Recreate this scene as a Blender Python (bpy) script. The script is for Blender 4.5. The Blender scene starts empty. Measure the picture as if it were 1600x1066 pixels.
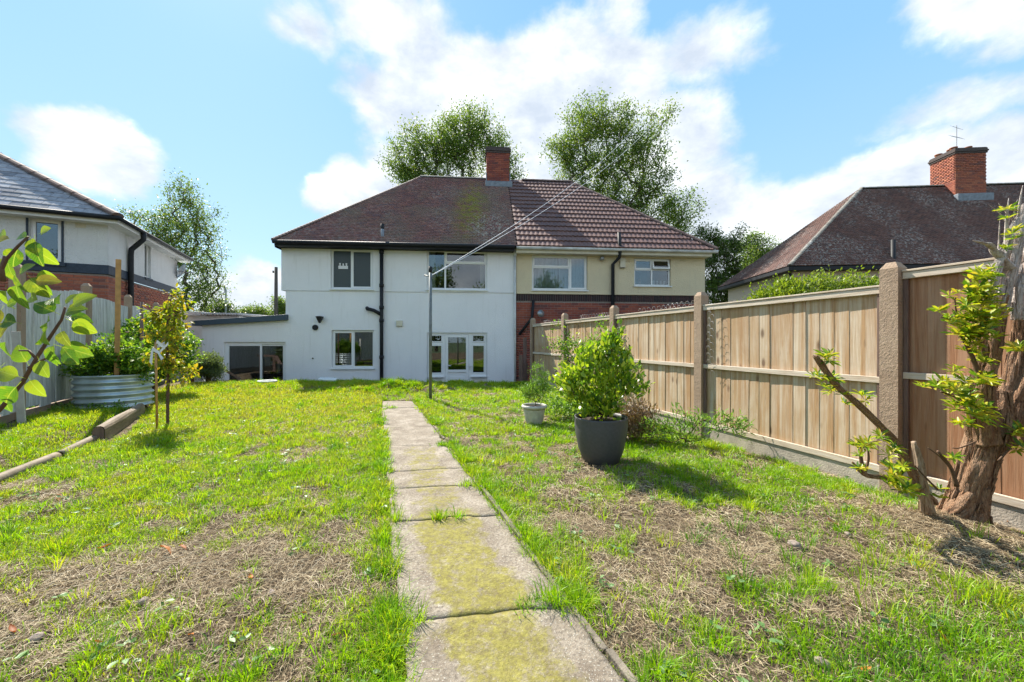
import bpy, math, random
import numpy as np
from mathutils import Vector, Matrix
random.seed(7); rng = np.random.default_rng(11)
R = math.radians
scene = bpy.context.scene
col = scene.collection

# ------------------------------------------------------------------ camera, sky, sun, exposure
CAMZ = 1.15
cam_data = bpy.data.cameras.new("camera"); cam_data.lens = 13.5; cam_data.sensor_width = 36
cam_data.clip_start = 0.05; cam_data.clip_end = 2000
cam = bpy.data.objects.new("camera", cam_data); col.objects.link(cam)
cam.location = (0, 0, CAMZ); cam.rotation_euler = (R(90), 0, 0); scene.camera = cam

SUN_AZ = (-0.62, 0.785); SUN_EL = R(47)
sun_d = bpy.data.lights.new("sun", 'SUN'); sun_d.energy = 2.8; sun_d.angle = R(0.6); sun_d.color = (1.0, 0.93, 0.82)
sun = bpy.data.objects.new("sun", sun_d); col.objects.link(sun)
to_sun = Vector((SUN_AZ[0]*math.cos(SUN_EL), SUN_AZ[1]*math.cos(SUN_EL), math.sin(SUN_EL))).normalized()
sun.rotation_euler = to_sun.to_track_quat('Z', 'Y').to_euler(); sun.location = (-20, 10, 30)
scene.view_settings.view_transform = 'Standard'; scene.view_settings.look = 'None'
scene.view_settings.gamma = 1; scene.view_settings.use_curve_mapping = False
scene.view_settings.exposure = 1.95
try:
    scene.cycles.max_bounces = 8; scene.cycles.transparent_max_bounces = 12
    scene.cycles.diffuse_bounces = 4; scene.cycles.glossy_bounces = 4
    scene.cycles.caustics_reflective = False; scene.cycles.caustics_refractive = False
except Exception: pass

class NT:
    """small node helper"""
    def __init__(s, tree): s.t = tree; s.n = tree.nodes; s.l = tree.links
    def node(s, typ, **kw):
        n = s.n.new(typ)
        for k, v in kw.items():
            if k.startswith('i_'):
                key = k[2:]
                key = int(key) if key.isdigit() else key.replace('_', ' ')
                s.set(n.inputs[key], v)
            else: setattr(n, k, v)
        return n
    def set(s, inp, v):
        if isinstance(v, bpy.types.NodeSocket): s.l.new(v, inp)
        elif isinstance(v, bpy.types.Node): s.l.new(v.outputs[0], inp)
        elif isinstance(v, tuple) and len(v) == 3 and inp.type == 'RGBA': inp.default_value = (*v, 1)
        else: inp.default_value = v
    def math(s, op, a, b=0.0, c=0.0, clamp=False):
        n = s.n.new('ShaderNodeMath'); n.operation = op; n.use_clamp = clamp
        s.set(n.inputs[0], a); s.set(n.inputs[1], b); s.set(n.inputs[2], c); return n.outputs[0]
    def mix(s, f, a, b, mode='MIX'):
        n = s.n.new('ShaderNodeMix'); n.data_type = 'RGBA'; n.blend_type = mode
        s.set(n.inputs[0], f); s.set(n.inputs[6], a); s.set(n.inputs[7], b); return n.outputs[2]
    def ramp(s, f, pts, interp='LINEAR'):
        n = s.n.new('ShaderNodeValToRGB'); n.color_ramp.interpolation = interp
        e = n.color_ramp.elements
        while len(e) < len(pts): e.new(0.5)
        for i, (p, c) in enumerate(pts):
            e[i].position = p; e[i].color = (*c, 1) if isinstance(c, tuple) else (c, c, c, 1)
        s.set(n.inputs[0], f); return n.outputs[0]
    def noise(s, vec, scale, detail=4, rough=0.55, dist=0.0):
        n = s.n.new('ShaderNodeTexNoise'); s.set(n.inputs['Vector'], vec)
        n.inputs['Scale'].default_value = scale; n.inputs['Detail'].default_value = detail
        n.inputs['Roughness'].default_value = rough; n.inputs['Distortion'].default_value = dist
        return n.outputs[0]
    def mapping(s, vec, scale=(1, 1, 1), loc=None, rot=(0, 0, 0)):
        n = s.n.new('ShaderNodeMapping'); s.set(n.inputs[0], vec)
        n.inputs['Scale'].default_value = scale; n.inputs['Rotation'].default_value = rot
        if loc is not None: s.set(n.inputs['Location'], loc)
        return n.outputs[0]

world = bpy.data.worlds.new("World"); scene.world = world; world.use_nodes = True
w = NT(world.node_tree); w.n.clear()
sky = w.node('ShaderNodeTexSky', sky_type='NISHITA', sun_disc=False)
sky.sun_elevation = SUN_EL; sky.sun_rotation = math.atan2(SUN_AZ[0], SUN_AZ[1])
sky.air_density = 1.0; sky.dust_density = 0.6; sky.ozone_density = 1.2
tc = w.node('ShaderNodeTexCoord')
dirv = tc.outputs['Generated']
sep = w.node('ShaderNodeSeparateXYZ'); w.l.new(dirv, sep.inputs[0])
az = w.math('ARCTAN2', sep.outputs[0], sep.outputs[1]); el = w.math('ARCSINE', sep.outputs[2])
# cloud banks: (azimuth, elevation, half width, half height, gain) in degrees, all round the horizon
CLOUDS = [(-8, 31, 17, 7.5, 1.3), (8, 31, 17, 9, 1.4), (20, 26, 12, 7, 1.3), (-2, 20, 18, 10, 1.4), (14, 16, 20, 13, 1.4), (5, 5, 30, 10, 1.3), (28, 12, 12, 9, 1.3), (44, 13, 14, 7.5, 1.3), (36, 6, 25, 7, 1.3), (53, 12, 10, 8, 1.3), (52, 31, 7, 6, 1.0),
          (-47.5, 18.2, 5.6, 4.2, 1.1), (-23.5, 20.5, 6, 3.8, .9), (-15, 22, 9, 7, 1.0), (-28, 35, 5, 3, .55), (-17, 38, 10, 3.5, .6), (15, 39, 5, 3.5, .5), (27, 34, 7, 4, .35), (-33, 6, 9, 4, .9), (-27, 2, 14, 3, .9), (2, 47, 12, 2.5, .5), (44, 39, 9, 3, .35), (48, 22, 8, 2, .4),
          (95, 25, 24, 14, 1.3), (150, 35, 26, 14, 1.3), (-95, 30, 18, 9, 1.2), (-150, 24, 28, 14, 1.3), (180, 15, 26, 10, 1.3), (75, 55, 25, 9, 1.0), (-120, 60, 25, 10, 1.0), (120, 8, 34, 7, 1.2), (-85, 8, 20, 5, 1.1)]
warp = w.node('ShaderNodeTexNoise'); w.l.new(dirv, warp.inputs['Vector']); warp.inputs['Scale'].default_value = 4.0; warp.inputs['Detail'].default_value = 6; warp.inputs['Roughness'].default_value = .6
wsep = w.node('ShaderNodeSeparateColor'); w.l.new(warp.outputs['Color'], wsep.inputs[0])
azw = w.math('ADD', az, w.math('MULTIPLY', w.math('SUBTRACT', wsep.outputs[0], .5), .16))
elw = w.math('ADD', el, w.math('MULTIPLY', w.math('SUBTRACT', wsep.outputs[1], .5), .13))
field = None
for (a, e, wa, we, g) in CLOUDS:
    dx = w.math('MULTIPLY', w.math('SUBTRACT', azw, R(a)), 1/R(wa)); dy = w.math('MULTIPLY', w.math('SUBTRACT', elw, R(e)), 1/R(we))
    # flatter bases than tops
    r2 = w.math('ADD', w.math('MULTIPLY', dx, dx), w.math('MULTIPLY', dy, dy))
    v = w.math('MULTIPLY', w.math('SUBTRACT', 1.0, r2), g)
    field = v if field is None else w.math('SMOOTH_MAX', field, v, .12)
n1 = w.math('ADD', w.math('MULTIPLY', w.noise(w.mapping(dirv, (1, 1, 1.5)), 5.0, 12, .58, .1), .72), w.math('MULTIPLY', w.noise(w.mapping(dirv, (1, 1, 1.3)), 15.0, 8, .6, .2), .28))
n2 = w.noise(w.mapping(dirv, (1, 1, 2.4)), 1.9, 4, .5)
dens = w.math('ADD', w.math('MAXIMUM', field, -.8), w.math('MULTIPLY', w.math('SUBTRACT', n1, .5), 2.6))
mask = w.node('ShaderNodeMapRange', interpolation_type='SMOOTHSTEP'); w.l.new(dens, mask.inputs[0])
mask.inputs['From Min'].default_value = -.14; mask.inputs['From Max'].default_value = .60
mask.inputs['To Max'].default_value = .95
shade = w.noise(w.mapping(dirv, (1, 1, 1.7), (0, 0, .05)), 6.5, 10, .6, .15)
cloudc = w.ramp(shade, [(.36, (.19, .212, .245)), (.48, (.238, .255, .275)), (.60, (.30, .31, .32)), (.74, (.54, .545, .55))])
# physical sky blended with the photograph's even pale blue, paler towards the horizon
skn = w.node('ShaderNodeVectorMath', operation='SCALE'); w.l.new(sky.outputs[0], skn.inputs[0]); skn.inputs['Scale'].default_value = .042
grad = w.ramp(w.math('MAXIMUM', el, 0.0), [(0.0, (.205, .27, .315)), (.22, (.140, .230, .305)), (.55, (.095, .193, .300)), (1.0, (.075, .165, .28))])
skm = w.mix(.80, skn.outputs[0], grad)
tot = w.mix(mask.outputs[0], skm, cloudc)
bg = w.node('ShaderNodeBackground'); w.l.new(tot, bg.inputs[0]); bg.inputs[1].default_value = 1.0
wo = w.node('ShaderNodeOutputWorld'); w.l.new(bg.outputs[0], wo.inputs[0])

# ------------------------------------------------------------------ materials
MATS = {}
def material(name):
    m = bpy.data.materials.new(name); m.use_nodes = True; t = NT(m.node_tree)
    b = t.n['Principled BSDF']; b.inputs['Specular IOR Level'].default_value = .35
    MATS[name] = m; return m, t, b
def rnd_socket(t, src):
    if src == 'obj':
        return t.node('ShaderNodeObjectInfo').outputs['Random']
    a = t.node('ShaderNodeAttribute', attribute_name='rnd'); return a.outputs['Fac']
def simple(name, c, rough=.6, metal=0, nscale=0, namt=.25, bump=0, bscale=60, spec=.35):
    m, t, b = material(name)
    b.inputs['Roughness'].default_value = rough; b.inputs['Metallic'].default_value = metal
    b.inputs['Specular IOR Level'].default_value = spec
    o = t.node('ShaderNodeTexCoord').outputs['Object']
    if nscale:
        n = t.noise(o, nscale, 6, .6)
        d = tuple(x*(1-namt) for x in c); l = tuple(min(1, x*(1+namt*.5)) for x in c)
        t.set(b.inputs['Base Color'], t.ramp(n, [(.32, d), (.68, l)]))
    else: b.inputs['Base Color'].default_value = (*c, 1)
    if bump:
        bn = t.node('ShaderNodeBump'); bn.inputs['Strength'].default_value = bump; bn.inputs['Distance'].default_value = .01
        t.set(bn.inputs['Height'], t.noise(o, bscale, 5, .6)); t.l.new(bn.outputs[0], b.inputs['Normal'])
    return m
def leafy(name, cols, src='attr', trans=.45, rough=.45, tint=(1.25, 1.25, .5), nscale=0):
    m, t, b = material(name)
    r = rnd_socket(t, src)
    pts = [(i/max(1, len(cols)-1), c) for i, c in enumerate(cols)]
    c = t.ramp(r, pts)
    if nscale:
        o = t.node('ShaderNodeTexCoord').outputs['Object']
        n = t.noise(o, nscale, 3); c = t.mix(t.ramp(n, [(.35, 0.0), (.7, .55)]), c, (.10, .16, .02))
    t.set(b.inputs['Base Color'], c); b.inputs['Roughness'].default_value = rough
    b.inputs['Specular IOR Level'].default_value = .4
    tr = t.node('ShaderNodeBsdfTranslucent'); t.set(tr.inputs[0], t.mix(1.0, c, tint, 'MULTIPLY'))
    mx = t.node('ShaderNodeMixShader'); mx.inputs[0].default_value = trans
    t.l.new(b.outputs[0], mx.inputs[1]); t.l.new(tr.outputs[0], mx.inputs[2])
    t.l.new(mx.outputs[0], t.n['Material Output'].inputs[0]); return m

simple('white_upvc', (.78, .79, .80), .3, bump=0)
simple('white_gutter', (.62, .63, .62), .45, nscale=3, namt=.3)
simple('black_plastic', (.012, .014, .018), .6, nscale=8, namt=.4)
simple('slate_fascia', (.05, .075, .10), .4)
simple('cream_trim', (.62, .58, .46), .5, nscale=4, namt=.15)
simple('white_trim', (.72, .73, .72), .5, nscale=4, namt=.15)
simple('lead', (.20, .23, .27), .5, nscale=9, namt=.3)
simple('mortar', (.26, .22, .19), .9, nscale=30, namt=.3, bump=.3)
simple('galvanised_pole', (.17, .19, .19), .45, .3, nscale=12, namt=.3)
simple('white_rope', (.80, .80, .82), .5)
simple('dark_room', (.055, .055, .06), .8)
simple('room_wall', (.42, .42, .42), .8)
simple('patio_paving', (.30, .28, .25), .85, nscale=5, namt=.3, bump=.3)
simple('dark_soil', (.045, .030, .020), .95, nscale=40, namt=.5, bump=.8, bscale=50)
simple('charcoal_pot', (.080, .082, .090), .5, nscale=40, namt=.15, bump=.1, bscale=200)
simple('stone_pot', (.52, .50, .46), .6, nscale=12, namt=.25, bump=.2, bscale=80)
simple('galvanised', (.52, .60, .64), .36, .6, nscale=5, namt=.25, bump=.05)
simple('yellow_stake', (.50, .28, .10), .7, nscale=9, namt=.25, bump=.2)
simple('ribbon', (.80, .80, .84), .6)
simple('terracotta', (.36, .14, .07), .8, nscale=7, namt=.3)
simple('clay_cap', (.09, .07, .065), .85, nscale=20, namt=.4)
simple('alu', (.35, .36, .37), .4, .6)
simple('flower', (.75, .45, .45), .6)
simple('picture_frame', (.01, .01, .01), .5)
simple('chair_black', (.012, .012, .013), .6)
simple('pole_wood', (.10, .085, .07), .9, nscale=4)
simple('lamp_post', (.30, .32, .33), .5, .3)
simple('blue_band', (.035, .05, .075), .6, nscale=20, namt=.3, bump=.2)
simple('pinkish_render', (.62, .50, .41), .9, nscale=20, namt=.12, bump=.4, bscale=90)
simple('kerb_stone', (.20, .17, .13), .95, nscale=14, namt=.5, bump=.8, bscale=50)
simple('cobble', (.30, .24, .20), .8, nscale=30, namt=.35, bump=.3)
simple('wire', (.50, .50, .50), .5, .3)
simple('weather_board', (.55, .53, .52), .8, nscale=6, namt=.2)
simple('sticker', (.75, .75, .78), .6)

# white painted render: fine roughcast
def render_mat(name, c, c2, scale, strength, dirt=.12):
    m, t, b = material(name); o = t.node('ShaderNodeTexCoord').outputs['Object']
    n = t.noise(o, 1.1, 7, .65); st = t.noise(t.mapping(o, (5, 5, .55)), 1.6, 6, .6)
    c1 = t.mix(t.ramp(n, [(.35, 0.0), (.75, 1.0)]), c, c2)
    c1 = t.mix(t.math('MULTIPLY', t.ramp(st, [(.55, 0.0), (.78, 1.0)]), dirt), c1, (.33, .32, .28))
    t.set(b.inputs['Base Color'], c1); b.inputs['Roughness'].default_value = .85
    bn = t.node('ShaderNodeBump'); bn.inputs['Strength'].default_value = strength; bn.inputs['Distance'].default_value = .012
    v = t.node('ShaderNodeTexVoronoi'); t.set(v.inputs['Vector'], o); v.inputs['Scale'].default_value = scale
    h = t.math('ADD', v.outputs['Distance'], t.noise(o, scale*1.7, 4))
    t.set(bn.inputs['Height'], h); t.l.new(bn.outputs[0], b.inputs['Normal'])
render_mat('white_render', (.85, .85, .87), (.79, .79, .81), 60, .45, .16)
render_mat('white_roughcast', (.70, .71, .71), (.60, .61, .61), 38, .9, .25)
render_mat('cream_pebbledash', (.74, .64, .44), (.64, .55, .38), 45, 1.0, .2)

def brick_mat(name, cols):
    m, t, b = material(name); o = t.node('ShaderNodeTexCoord').outputs['Object']
    r = rnd_socket(t, 'obj' if not name.endswith('_joined') else 'attr')
    c = t.ramp(r, [(i/(len(cols)-1), c) for i, c in enumerate(cols)])
    n = t.noise(o, 25, 5); c = t.mix(t.ramp(n, [(.4, 0.0), (.8, .5)]), c, (.09, .05, .045))
    t.set(b.inputs['Base Color'], c); b.inputs['Roughness'].default_value = .85
    bn = t.node('ShaderNodeBump'); bn.inputs['Strength'].default_value = .4; bn.inputs['Distance'].default_value = .01
    t.set(bn.inputs['Height'], t.noise(o, 70, 4)); t.l.new(bn.outputs[0], b.inputs['Normal'])
REDB = [(0.25, 0.062, 0.044), (0.338, 0.088, 0.05), (0.2, 0.056, 0.05), (0.375, 0.106, 0.062), (0.275, 0.075, 0.05), (0.138, 0.056, 0.056)]
ORB = [(.40, .13, .07), (.34, .10, .06), (.44, .16, .09), (.24, .08, .06), (.40, .12, .07), (.17, .08, .07)]
BLB = [(.03, .022, .024), (.06, .03, .03), (.022, .02, .024), (.05, .035, .035)]
for nm, cc in (('brick_red', REDB), ('brick_orange', ORB), ('brick_blue', BLB)):
    brick_mat(nm, cc); brick_mat(nm + '_joined', cc)

def tile_mat(name, cols, src, lichen=0.0, moss=False, white=0.0):
    m, t, b = material(name); tcn = t.node('ShaderNodeTexCoord')
    g = t.node('ShaderNodeNewGeometry').outputs['Position']
    c = t.ramp(rnd_socket(t, src), [(i/(len(cols)-1), c) for i, c in enumerate(cols)])
    n = t.noise(g, 9, 6, .7); c = t.mix(t.ramp(n, [(.42, 0.0), (.72, .6)]), c, tuple(x*.45 for x in cols[0]))
    if lichen:
        big = t.noise(t.mapping(g, (.9, .9, .45)), .9, 4); f = t.noise(g, 11, 5, .75)
        k = t.math('MULTIPLY', t.ramp(big, [(.44, 0.0), (.62, 1.0)]), t.ramp(f, [(.50, 0.0), (.60, 1.0)]))
        c = t.mix(t.math('MULTIPLY', k, lichen), c, (.50, .50, .48))
    if moss:
        # moss patch grown on the roof below the chimney
        s = t.node('ShaderNodeSeparateXYZ'); t.l.new(g, s.inputs[0])
        dx = t.math('DIVIDE', t.math('ADD', s.outputs[0], 1.45), .75); dz = t.math('DIVIDE', t.math('SUBTRACT', s.outputs[2], 5.9), 1.9)
        d = t.math('SQRT', t.math('ADD', t.math('MULTIPLY', dx, dx), t.math('MULTIPLY', dz, dz)))
        k = t.math('MULTIPLY', t.ramp(d, [(.35, 1.0), (1.25, 0.0)]), t.ramp(t.noise(g, 4.5, 7, .7), [(.38, 0.0), (.58, 1.0)]))
        c = t.mix(t.math('MULTIPLY', k, .95), c, (.24, .23, .03))
        k2 = t.math('MULTIPLY', t.ramp(t.noise(t.mapping(g, (1, 1, .6)), 1.0, 5, .6), [(.45, 0.0), (.7, 1.0)]), .55)
        c = t.mix(k2, c, (.19, .18, .13))
        dx = t.math('DIVIDE', t.math('ADD', s.outputs[0], .75), .9); dz = t.math('DIVIDE', t.math('SUBTRACT', s.outputs[2], 5.0), .95)
        d = t.math('SQRT', t.math('ADD', t.math('MULTIPLY', dx, dx), t.math('MULTIPLY', dz, dz)))
        k = t.math('MULTIPLY', t.ramp(d, [(.4, 1.0), (1.3, 0.0)]), t.ramp(t.noise(g, 13, 4, .7), [(.52, 0.0), (.57, 1.0)]))
        c = t.mix(t.math('MULTIPLY', k, .8), c, (.42, .41, .37))
    t.set(b.inputs['Base Color'], c); b.inputs['Roughness'].default_value = .75
    bn = t.node('ShaderNodeBump'); bn.inputs['Strength'].default_value = .35; bn.inputs['Distance'].default_value = .01
    t.set(bn.inputs['Height'], t.noise(g, 60, 4)); t.l.new(bn.outputs[0], b.inputs['Normal'])
PLAIN = [(0.182, 0.096, 0.09), (0.26, 0.122, 0.108), (0.157, 0.096, 0.104), (0.295, 0.148, 0.122), (0.2, 0.113, 0.113)]
tile_mat('plain_tile', PLAIN, 'attr', .35, True)
tile_mat('plain_tile_old', [(0.137, 0.077, 0.065), (0.185, 0.097, 0.082), (0.106, 0.068, 0.065), (0.22, 0.116, 0.094)], 'attr', .6)
tile_mat('ridge_tile_brown', [(0.14, 0.091, 0.077), (0.196, 0.119, 0.098)], 'obj', .2)
tile_mat('ridge_tile_grey', [(.21, .20, .17), (.28, .25, .21), (.15, .14, .12)], 'obj', .8)
tile_mat('interlocking_tile', [(0.154, 0.089, 0.08), (0.186, 0.103, 0.088), (0.134, 0.079, 0.074)], 'obj', .0)
tile_mat('slate', [(.13, .135, .16), (.34, .345, .38), (.20, .205, .23), (.45, .45, .48), (.26, .26, .30)], 'obj', .3)
tile_mat('dark_gap', [(.02, .018, .018), (.03, .025, .025)], 'attr')

def wood_mat(name, base, dark, pale, palek, knots=True, rough=.75, src='obj', axis=(14, 14, .8), bump=(.35, .006)):
    m, t, b = material(name); o = t.node('ShaderNodeTexCoord').outputs['Object']
    r = rnd_socket(t, src)
    cmb = t.node('ShaderNodeCombineXYZ'); t.set(cmb.inputs[2], t.math('MULTIPLY', r, 37.0)); t.set(cmb.inputs[0], t.math('MULTIPLY', r, 91.0)); t.set(cmb.inputs[1], t.math('MULTIPLY', r, 17.0))
    ad = t.node('ShaderNodeVectorMath', operation='ADD'); t.l.new(o, ad.inputs[0]); t.l.new(cmb.outputs[0], ad.inputs[1]); v = ad.outputs[0]
    fine = t.noise(t.mapping(v, tuple(a*3 for a in axis)), 3.0, 6, .6, .4)
    blot = t.noise(t.mapping(v, tuple(a*(.9 if a > 3 else 1.2) for a in axis)), 1.5, 7, .68, .5)
    c = t.mix(t.ramp(fine, [(.3, 0.0), (.68, 1.0)]), dark, base)
    c = t.mix(t.math('MULTIPLY', t.ramp(blot, [(.40, 0.0), (.60, 1.0)]), palek), c, pale)
    if knots:
        gp_ = t.node('ShaderNodeNewGeometry').outputs['Position']; lg_ = t.noise(t.mapping(gp_, (.8, .8, 1.1)), 1.3, 6, .6, .6)
        c = t.mix(t.ramp(lg_, [(.38, .62), (.62, 0.0)]), c, tuple(x*.78 for x in base)); c = t.mix(t.math('MULTIPLY', t.ramp(r, [(.3, 0.0), (1.0, 1.0)]), .25), c, (.32, .14, .06))
    if knots:
        vo = t.node('ShaderNodeTexVoronoi'); t.set(vo.inputs['Vector'], t.mapping(v, (6, 6, 2.6))); vo.inputs['Scale'].default_value = 1.0; vo.inputs['Randomness'].default_value = 1
        c = t.mix(t.math('MULTIPLY', t.ramp(vo.outputs['Distance'], [(.07, 1.0), (.17, 0.0)]), .75), c, (.09, .04, .02))
    t.set(b.inputs['Base Color'], c); b.inputs['Roughness'].default_value = rough
    bn = t.node('ShaderNodeBump'); bn.inputs['Strength'].default_value = bump[0]; bn.inputs['Distance'].default_value = bump[1]
    t.set(bn.inputs['Height'], fine); t.l.new(bn.outputs[0], b.inputs['Normal'])
wood_mat('fence_board_new', (.50, .32, .165), (.33, .185, .09), (.68, .60, .48), .75, axis=(14, 14, .5))
wood_mat('fence_board_brown', (.38, .19, .10), (.24, .11, .055), (.54, .36, .24), .55, axis=(14, 14, .5))
wood_mat('fence_rail', (.58, .49, .38), (.42, .30, .20), (.72, .66, .58), .6, knots=False, axis=(.8, 14, 14))
wood_mat('fence_board_old', (.58, .58, .57), (.30, .30, .29), (.76, .77, .77), .8, knots=False)
wood_mat('old_timber', (.16, .10, .08), (.09, .055, .045), (.24, .17, .14), .5, knots=False)
wood_mat('edging_timber', (.22, .165, .11), (.10, .075, .05), (.31, .25, .18), .6, knots=False, axis=(1.2, 10, 10))
wood_mat('bark', (.42, .225, .12), (.075, .038, .021), (.56, .38, .25), .45, knots=False, axis=(16, 16, 3.0), src='obj', bump=(1.0, .025))
wood_mat('split_wood', (.36, .23, .14), (.14, .08, .05), (.48, .38, .28), .6, knots=False, axis=(16, 16, 3))
wood_mat('bare_wood', (.56, .46, .40), (.20, .13, .10), (.76, .70, .66), .7, knots=False, axis=(16, 16, 3.0), bump=(.9, .02))
simple('twig_brown', (.13, .075, .055), .8, nscale=20, namt=.3)
simple('twig_red', (.13, .075, .045), .7, nscale=20, namt=.3)
simple('tree_bark', (.10, .085, .07), .9, nscale=3, namt=.4)

m, t, b = material('concrete'); o = t.node('ShaderNodeTexCoord').outputs['Object']
n = t.noise(o, 3, 8, .7); n2_ = t.noise(o, 60, 4, .7)
c = t.ramp(n, [(.3, (.28, .195, .135)), (.7, (.42, .315, .23))])
c = t.mix(t.ramp(n2_, [(.55, 0.0), (.75, .7)]), c, (.16, .13, .10)); t.set(b.inputs['Base Color'], c); b.inputs['Roughness'].default_value = .9
bn = t.node('ShaderNodeBump'); bn.inputs['Strength'].default_value = .8; bn.inputs['Distance'].default_value = .012
t.set(bn.inputs['Height'], n2_); t.l.new(bn.outputs[0], b.inputs['Normal'])

simple('gravel_concrete', (.44, .385, .32), .9, nscale=9, namt=.3, bump=.6, bscale=70)
m, t, b = material('path_concrete'); g = t.node('ShaderNodeNewGeometry').outputs['Position']
s = t.node('ShaderNodeSeparateXYZ'); t.l.new(g, s.inputs[0])
agg = t.noise(g, 70, 5, .75); mid = t.noise(g, 5, 8, .65)
c = t.ramp(mid, [(.32, (.19, .15, .11)), (.5, (.28, .235, .18)), (.7, (.40, .345, .28))])
c = t.mix(t.ramp(agg, [(.46, 0.0), (.62, .85)]), c, (.12, .095, .07))
c = t.mix(t.ramp(t.noise(g, 140, 2, .5), [(.60, 0.0), (.68, .6)]), c, (.62, .58, .50))
# moss along the middle of the path; offset follows the path line
mx_ = t.math('ABSOLUTE', t.math('SUBTRACT', s.outputs[0], t.math('ADD', .475, t.math('MULTIPLY', s.outputs[1], -.363))))
band = t.ramp(t.math('MULTIPLY', t.math('ADD', mx_, t.math('MULTIPLY', t.math('SUBTRACT', t.noise(g, 3.1, 3), .5), .30)), 3.0), [(.35, 1.0), (1.0, 0.0)])
yb = t.ramp(t.math('DIVIDE', s.outputs[1], 8.0), [(.0, .85), (.18, .95), (.21, 1.1), (.30, 1.1), (.33, .72), (.40, .72), (.50, .66), (.56, .10), (.9, .04)])
mo = t.math('MULTIPLY', band, yb)
mn = t.noise(g, 9, 9, .78)
k = t.ramp(t.math('ADD', t.math('MULTIPLY', mo, .55), t.math('SUBTRACT', mn, .5)), [(.30, 0.0), (.46, 1.0)])
mc = t.ramp(t.noise(g, 34, 7, .8), [(.34, (.13, .10, .04)), (.48, (.21, .185, .03)), (.66, (.33, .30, .05))])
k = t.math('MULTIPLY', k, t.ramp(t.noise(g, 22, 6, .8), [(.36, .25), (.50, 1.0)]))
c = t.mix(t.math('MULTIPLY', k, .84), c, mc)
t.set(b.inputs['Base Color'], c); b.inputs['Roughness'].default_value = .95
bn = t.node('ShaderNodeBump'); bn.inputs['Strength'].default_value = .9; bn.inputs['Distance'].default_value = .01
t.set(bn.inputs['Height'], t.math('ADD', agg, mid)); t.l.new(bn.outputs[0], b.inputs['Normal'])

m, t, b = material('lawn_soil'); g = t.node('ShaderNodeNewGeometry').outputs['Position']
n = t.noise(g, 2.2, 8, .7); f = t.noise(g, 30, 7, .75)
c = t.ramp(n, [(.3, (.065, .046, .030)), (.5, (.145, .108, .068)), (.7, (.27, .215, .14))])
c = t.mix(t.ramp(f, [(.42, 0.0), (.62, .85)]), c, (.040, .028, .020))
c = t.mix(t.ramp(t.noise(g, 90, 3, .6), [(.56, 0.0), (.64, .7)]), c, (.42, .33, .22))
t.set(b.inputs['Base Color'], c); b.inputs['Roughness'].default_value = .95; b.inputs['Specular IOR Level'].default_value = .1
bn = t.node('ShaderNodeBump'); bn.inputs['Strength'].default_value = 1.0; bn.inputs['Distance'].default_value = .03
t.set(bn.inputs['Height'], f); t.l.new(bn.outputs[0], b.inputs['Normal'])
simple('far_ground', (.07, .10, .035), .95, nscale=.3, namt=.4)

m, t, b = material('glass'); t.n.remove(b)
lw = t.node('ShaderNodeLayerWeight'); lw.inputs[0].default_value = .16
tr = t.node('ShaderNodeBsdfTransparent'); tr.inputs[0].default_value = (.72, .76, .77, 1)
gl = t.node('ShaderNodeBsdfGlossy'); gl.inputs['Roughness'].default_value = .015; gl.inputs[0].default_value = (.9, .93, .95, 1)
mx = t.node('ShaderNodeMixShader'); t.set(mx.inputs[0], t.math('ADD', t.math('MULTIPLY', lw.outputs['Fresnel'], .9), .11, clamp=True))
t.l.new(tr.outputs[0], mx.inputs[1]); t.l.new(gl.outputs[0], mx.inputs[2]); t.l.new(mx.outputs[0], t.n['Material Output'].inputs[0])
simple('obscured_glass', (.035, .05, .055), .35, bump=.5, bscale=40, spec=.6)
simple('curtain', (.34, .42, .44), .9, nscale=2, namt=.2)
simple('net_curtain', (.50, .50, .44), .9)

leafy('tree_leaf', [(.085, .145, .03), (.12, .20, .045), (.16, .25, .06), (.21, .29, .07), (.34, .33, .08)])
leafy('tree_leaf_dark', [(.05, .09, .025), (.08, .135, .03), (.12, .18, .045), (.16, .21, .05)])
leafy('bush_leaf', [(0.096, 0.165, 0.016), (0.165, 0.247, 0.025), (0.234, 0.316, 0.035), (0.275, 0.302, 0.041)])
leafy('rose_leaf', [(0.043, 0.115, 0.026), (0.072, 0.173, 0.029), (0.144, 0.288, 0.029), (0.288, 0.432, 0.043), (0.403, 0.432, 0.058)])
leafy('sapling_leaf', [(.12, .20, .015), (.20, .28, .02), (.30, .34, .03), (.42, .28, .03), (.16, .24, .02)], trans=.55)
leafy('herb_leaf', [(0.095, 0.195, 0.043), (0.163, 0.303, 0.052), (0.274, 0.411, 0.086)])
leafy('sage_leaf', [(.10, .14, .08), (.15, .20, .11), (.08, .12, .06)])
leafy('dry_stalk', [(.28, .19, .11), (.20, .13, .09), (.36, .27, .17)], trans=.2)
for nm, src in (('laurel_leaf', 'obj'), ('laurel_leaf_joined', 'attr')):
    leafy(nm, [(.08, .18, .02), (.17, .31, .03), (.32, .45, .035), (.48, .55, .07)], src, .42, .28)
for nm, src in (('pieris_leaf', 'obj'), ('pieris_leaf_joined', 'attr')):
    leafy(nm, [(.07, .16, .015), (.18, .32, .02), (.38, .46, .03), (.52, .52, .05), (.50, .38, .06)], src, .42, .35)
leafy('pear_leaf', [(.06, .16, .02), (.10, .23, .025), (.17, .30, .03), (.27, .36, .04), (.10, .22, .03), (.26, .20, .05)], 'obj', .5, .32, nscale=0)
m = MATS['pear_leaf']; t = NT(m.node_tree); b = t.n['Principled BSDF']; o = t.node('ShaderNodeTexCoord').outputs['Object']; sx = t.node('ShaderNodeSeparateXYZ'); t.l.new(o, sx.inputs[0])
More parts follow.
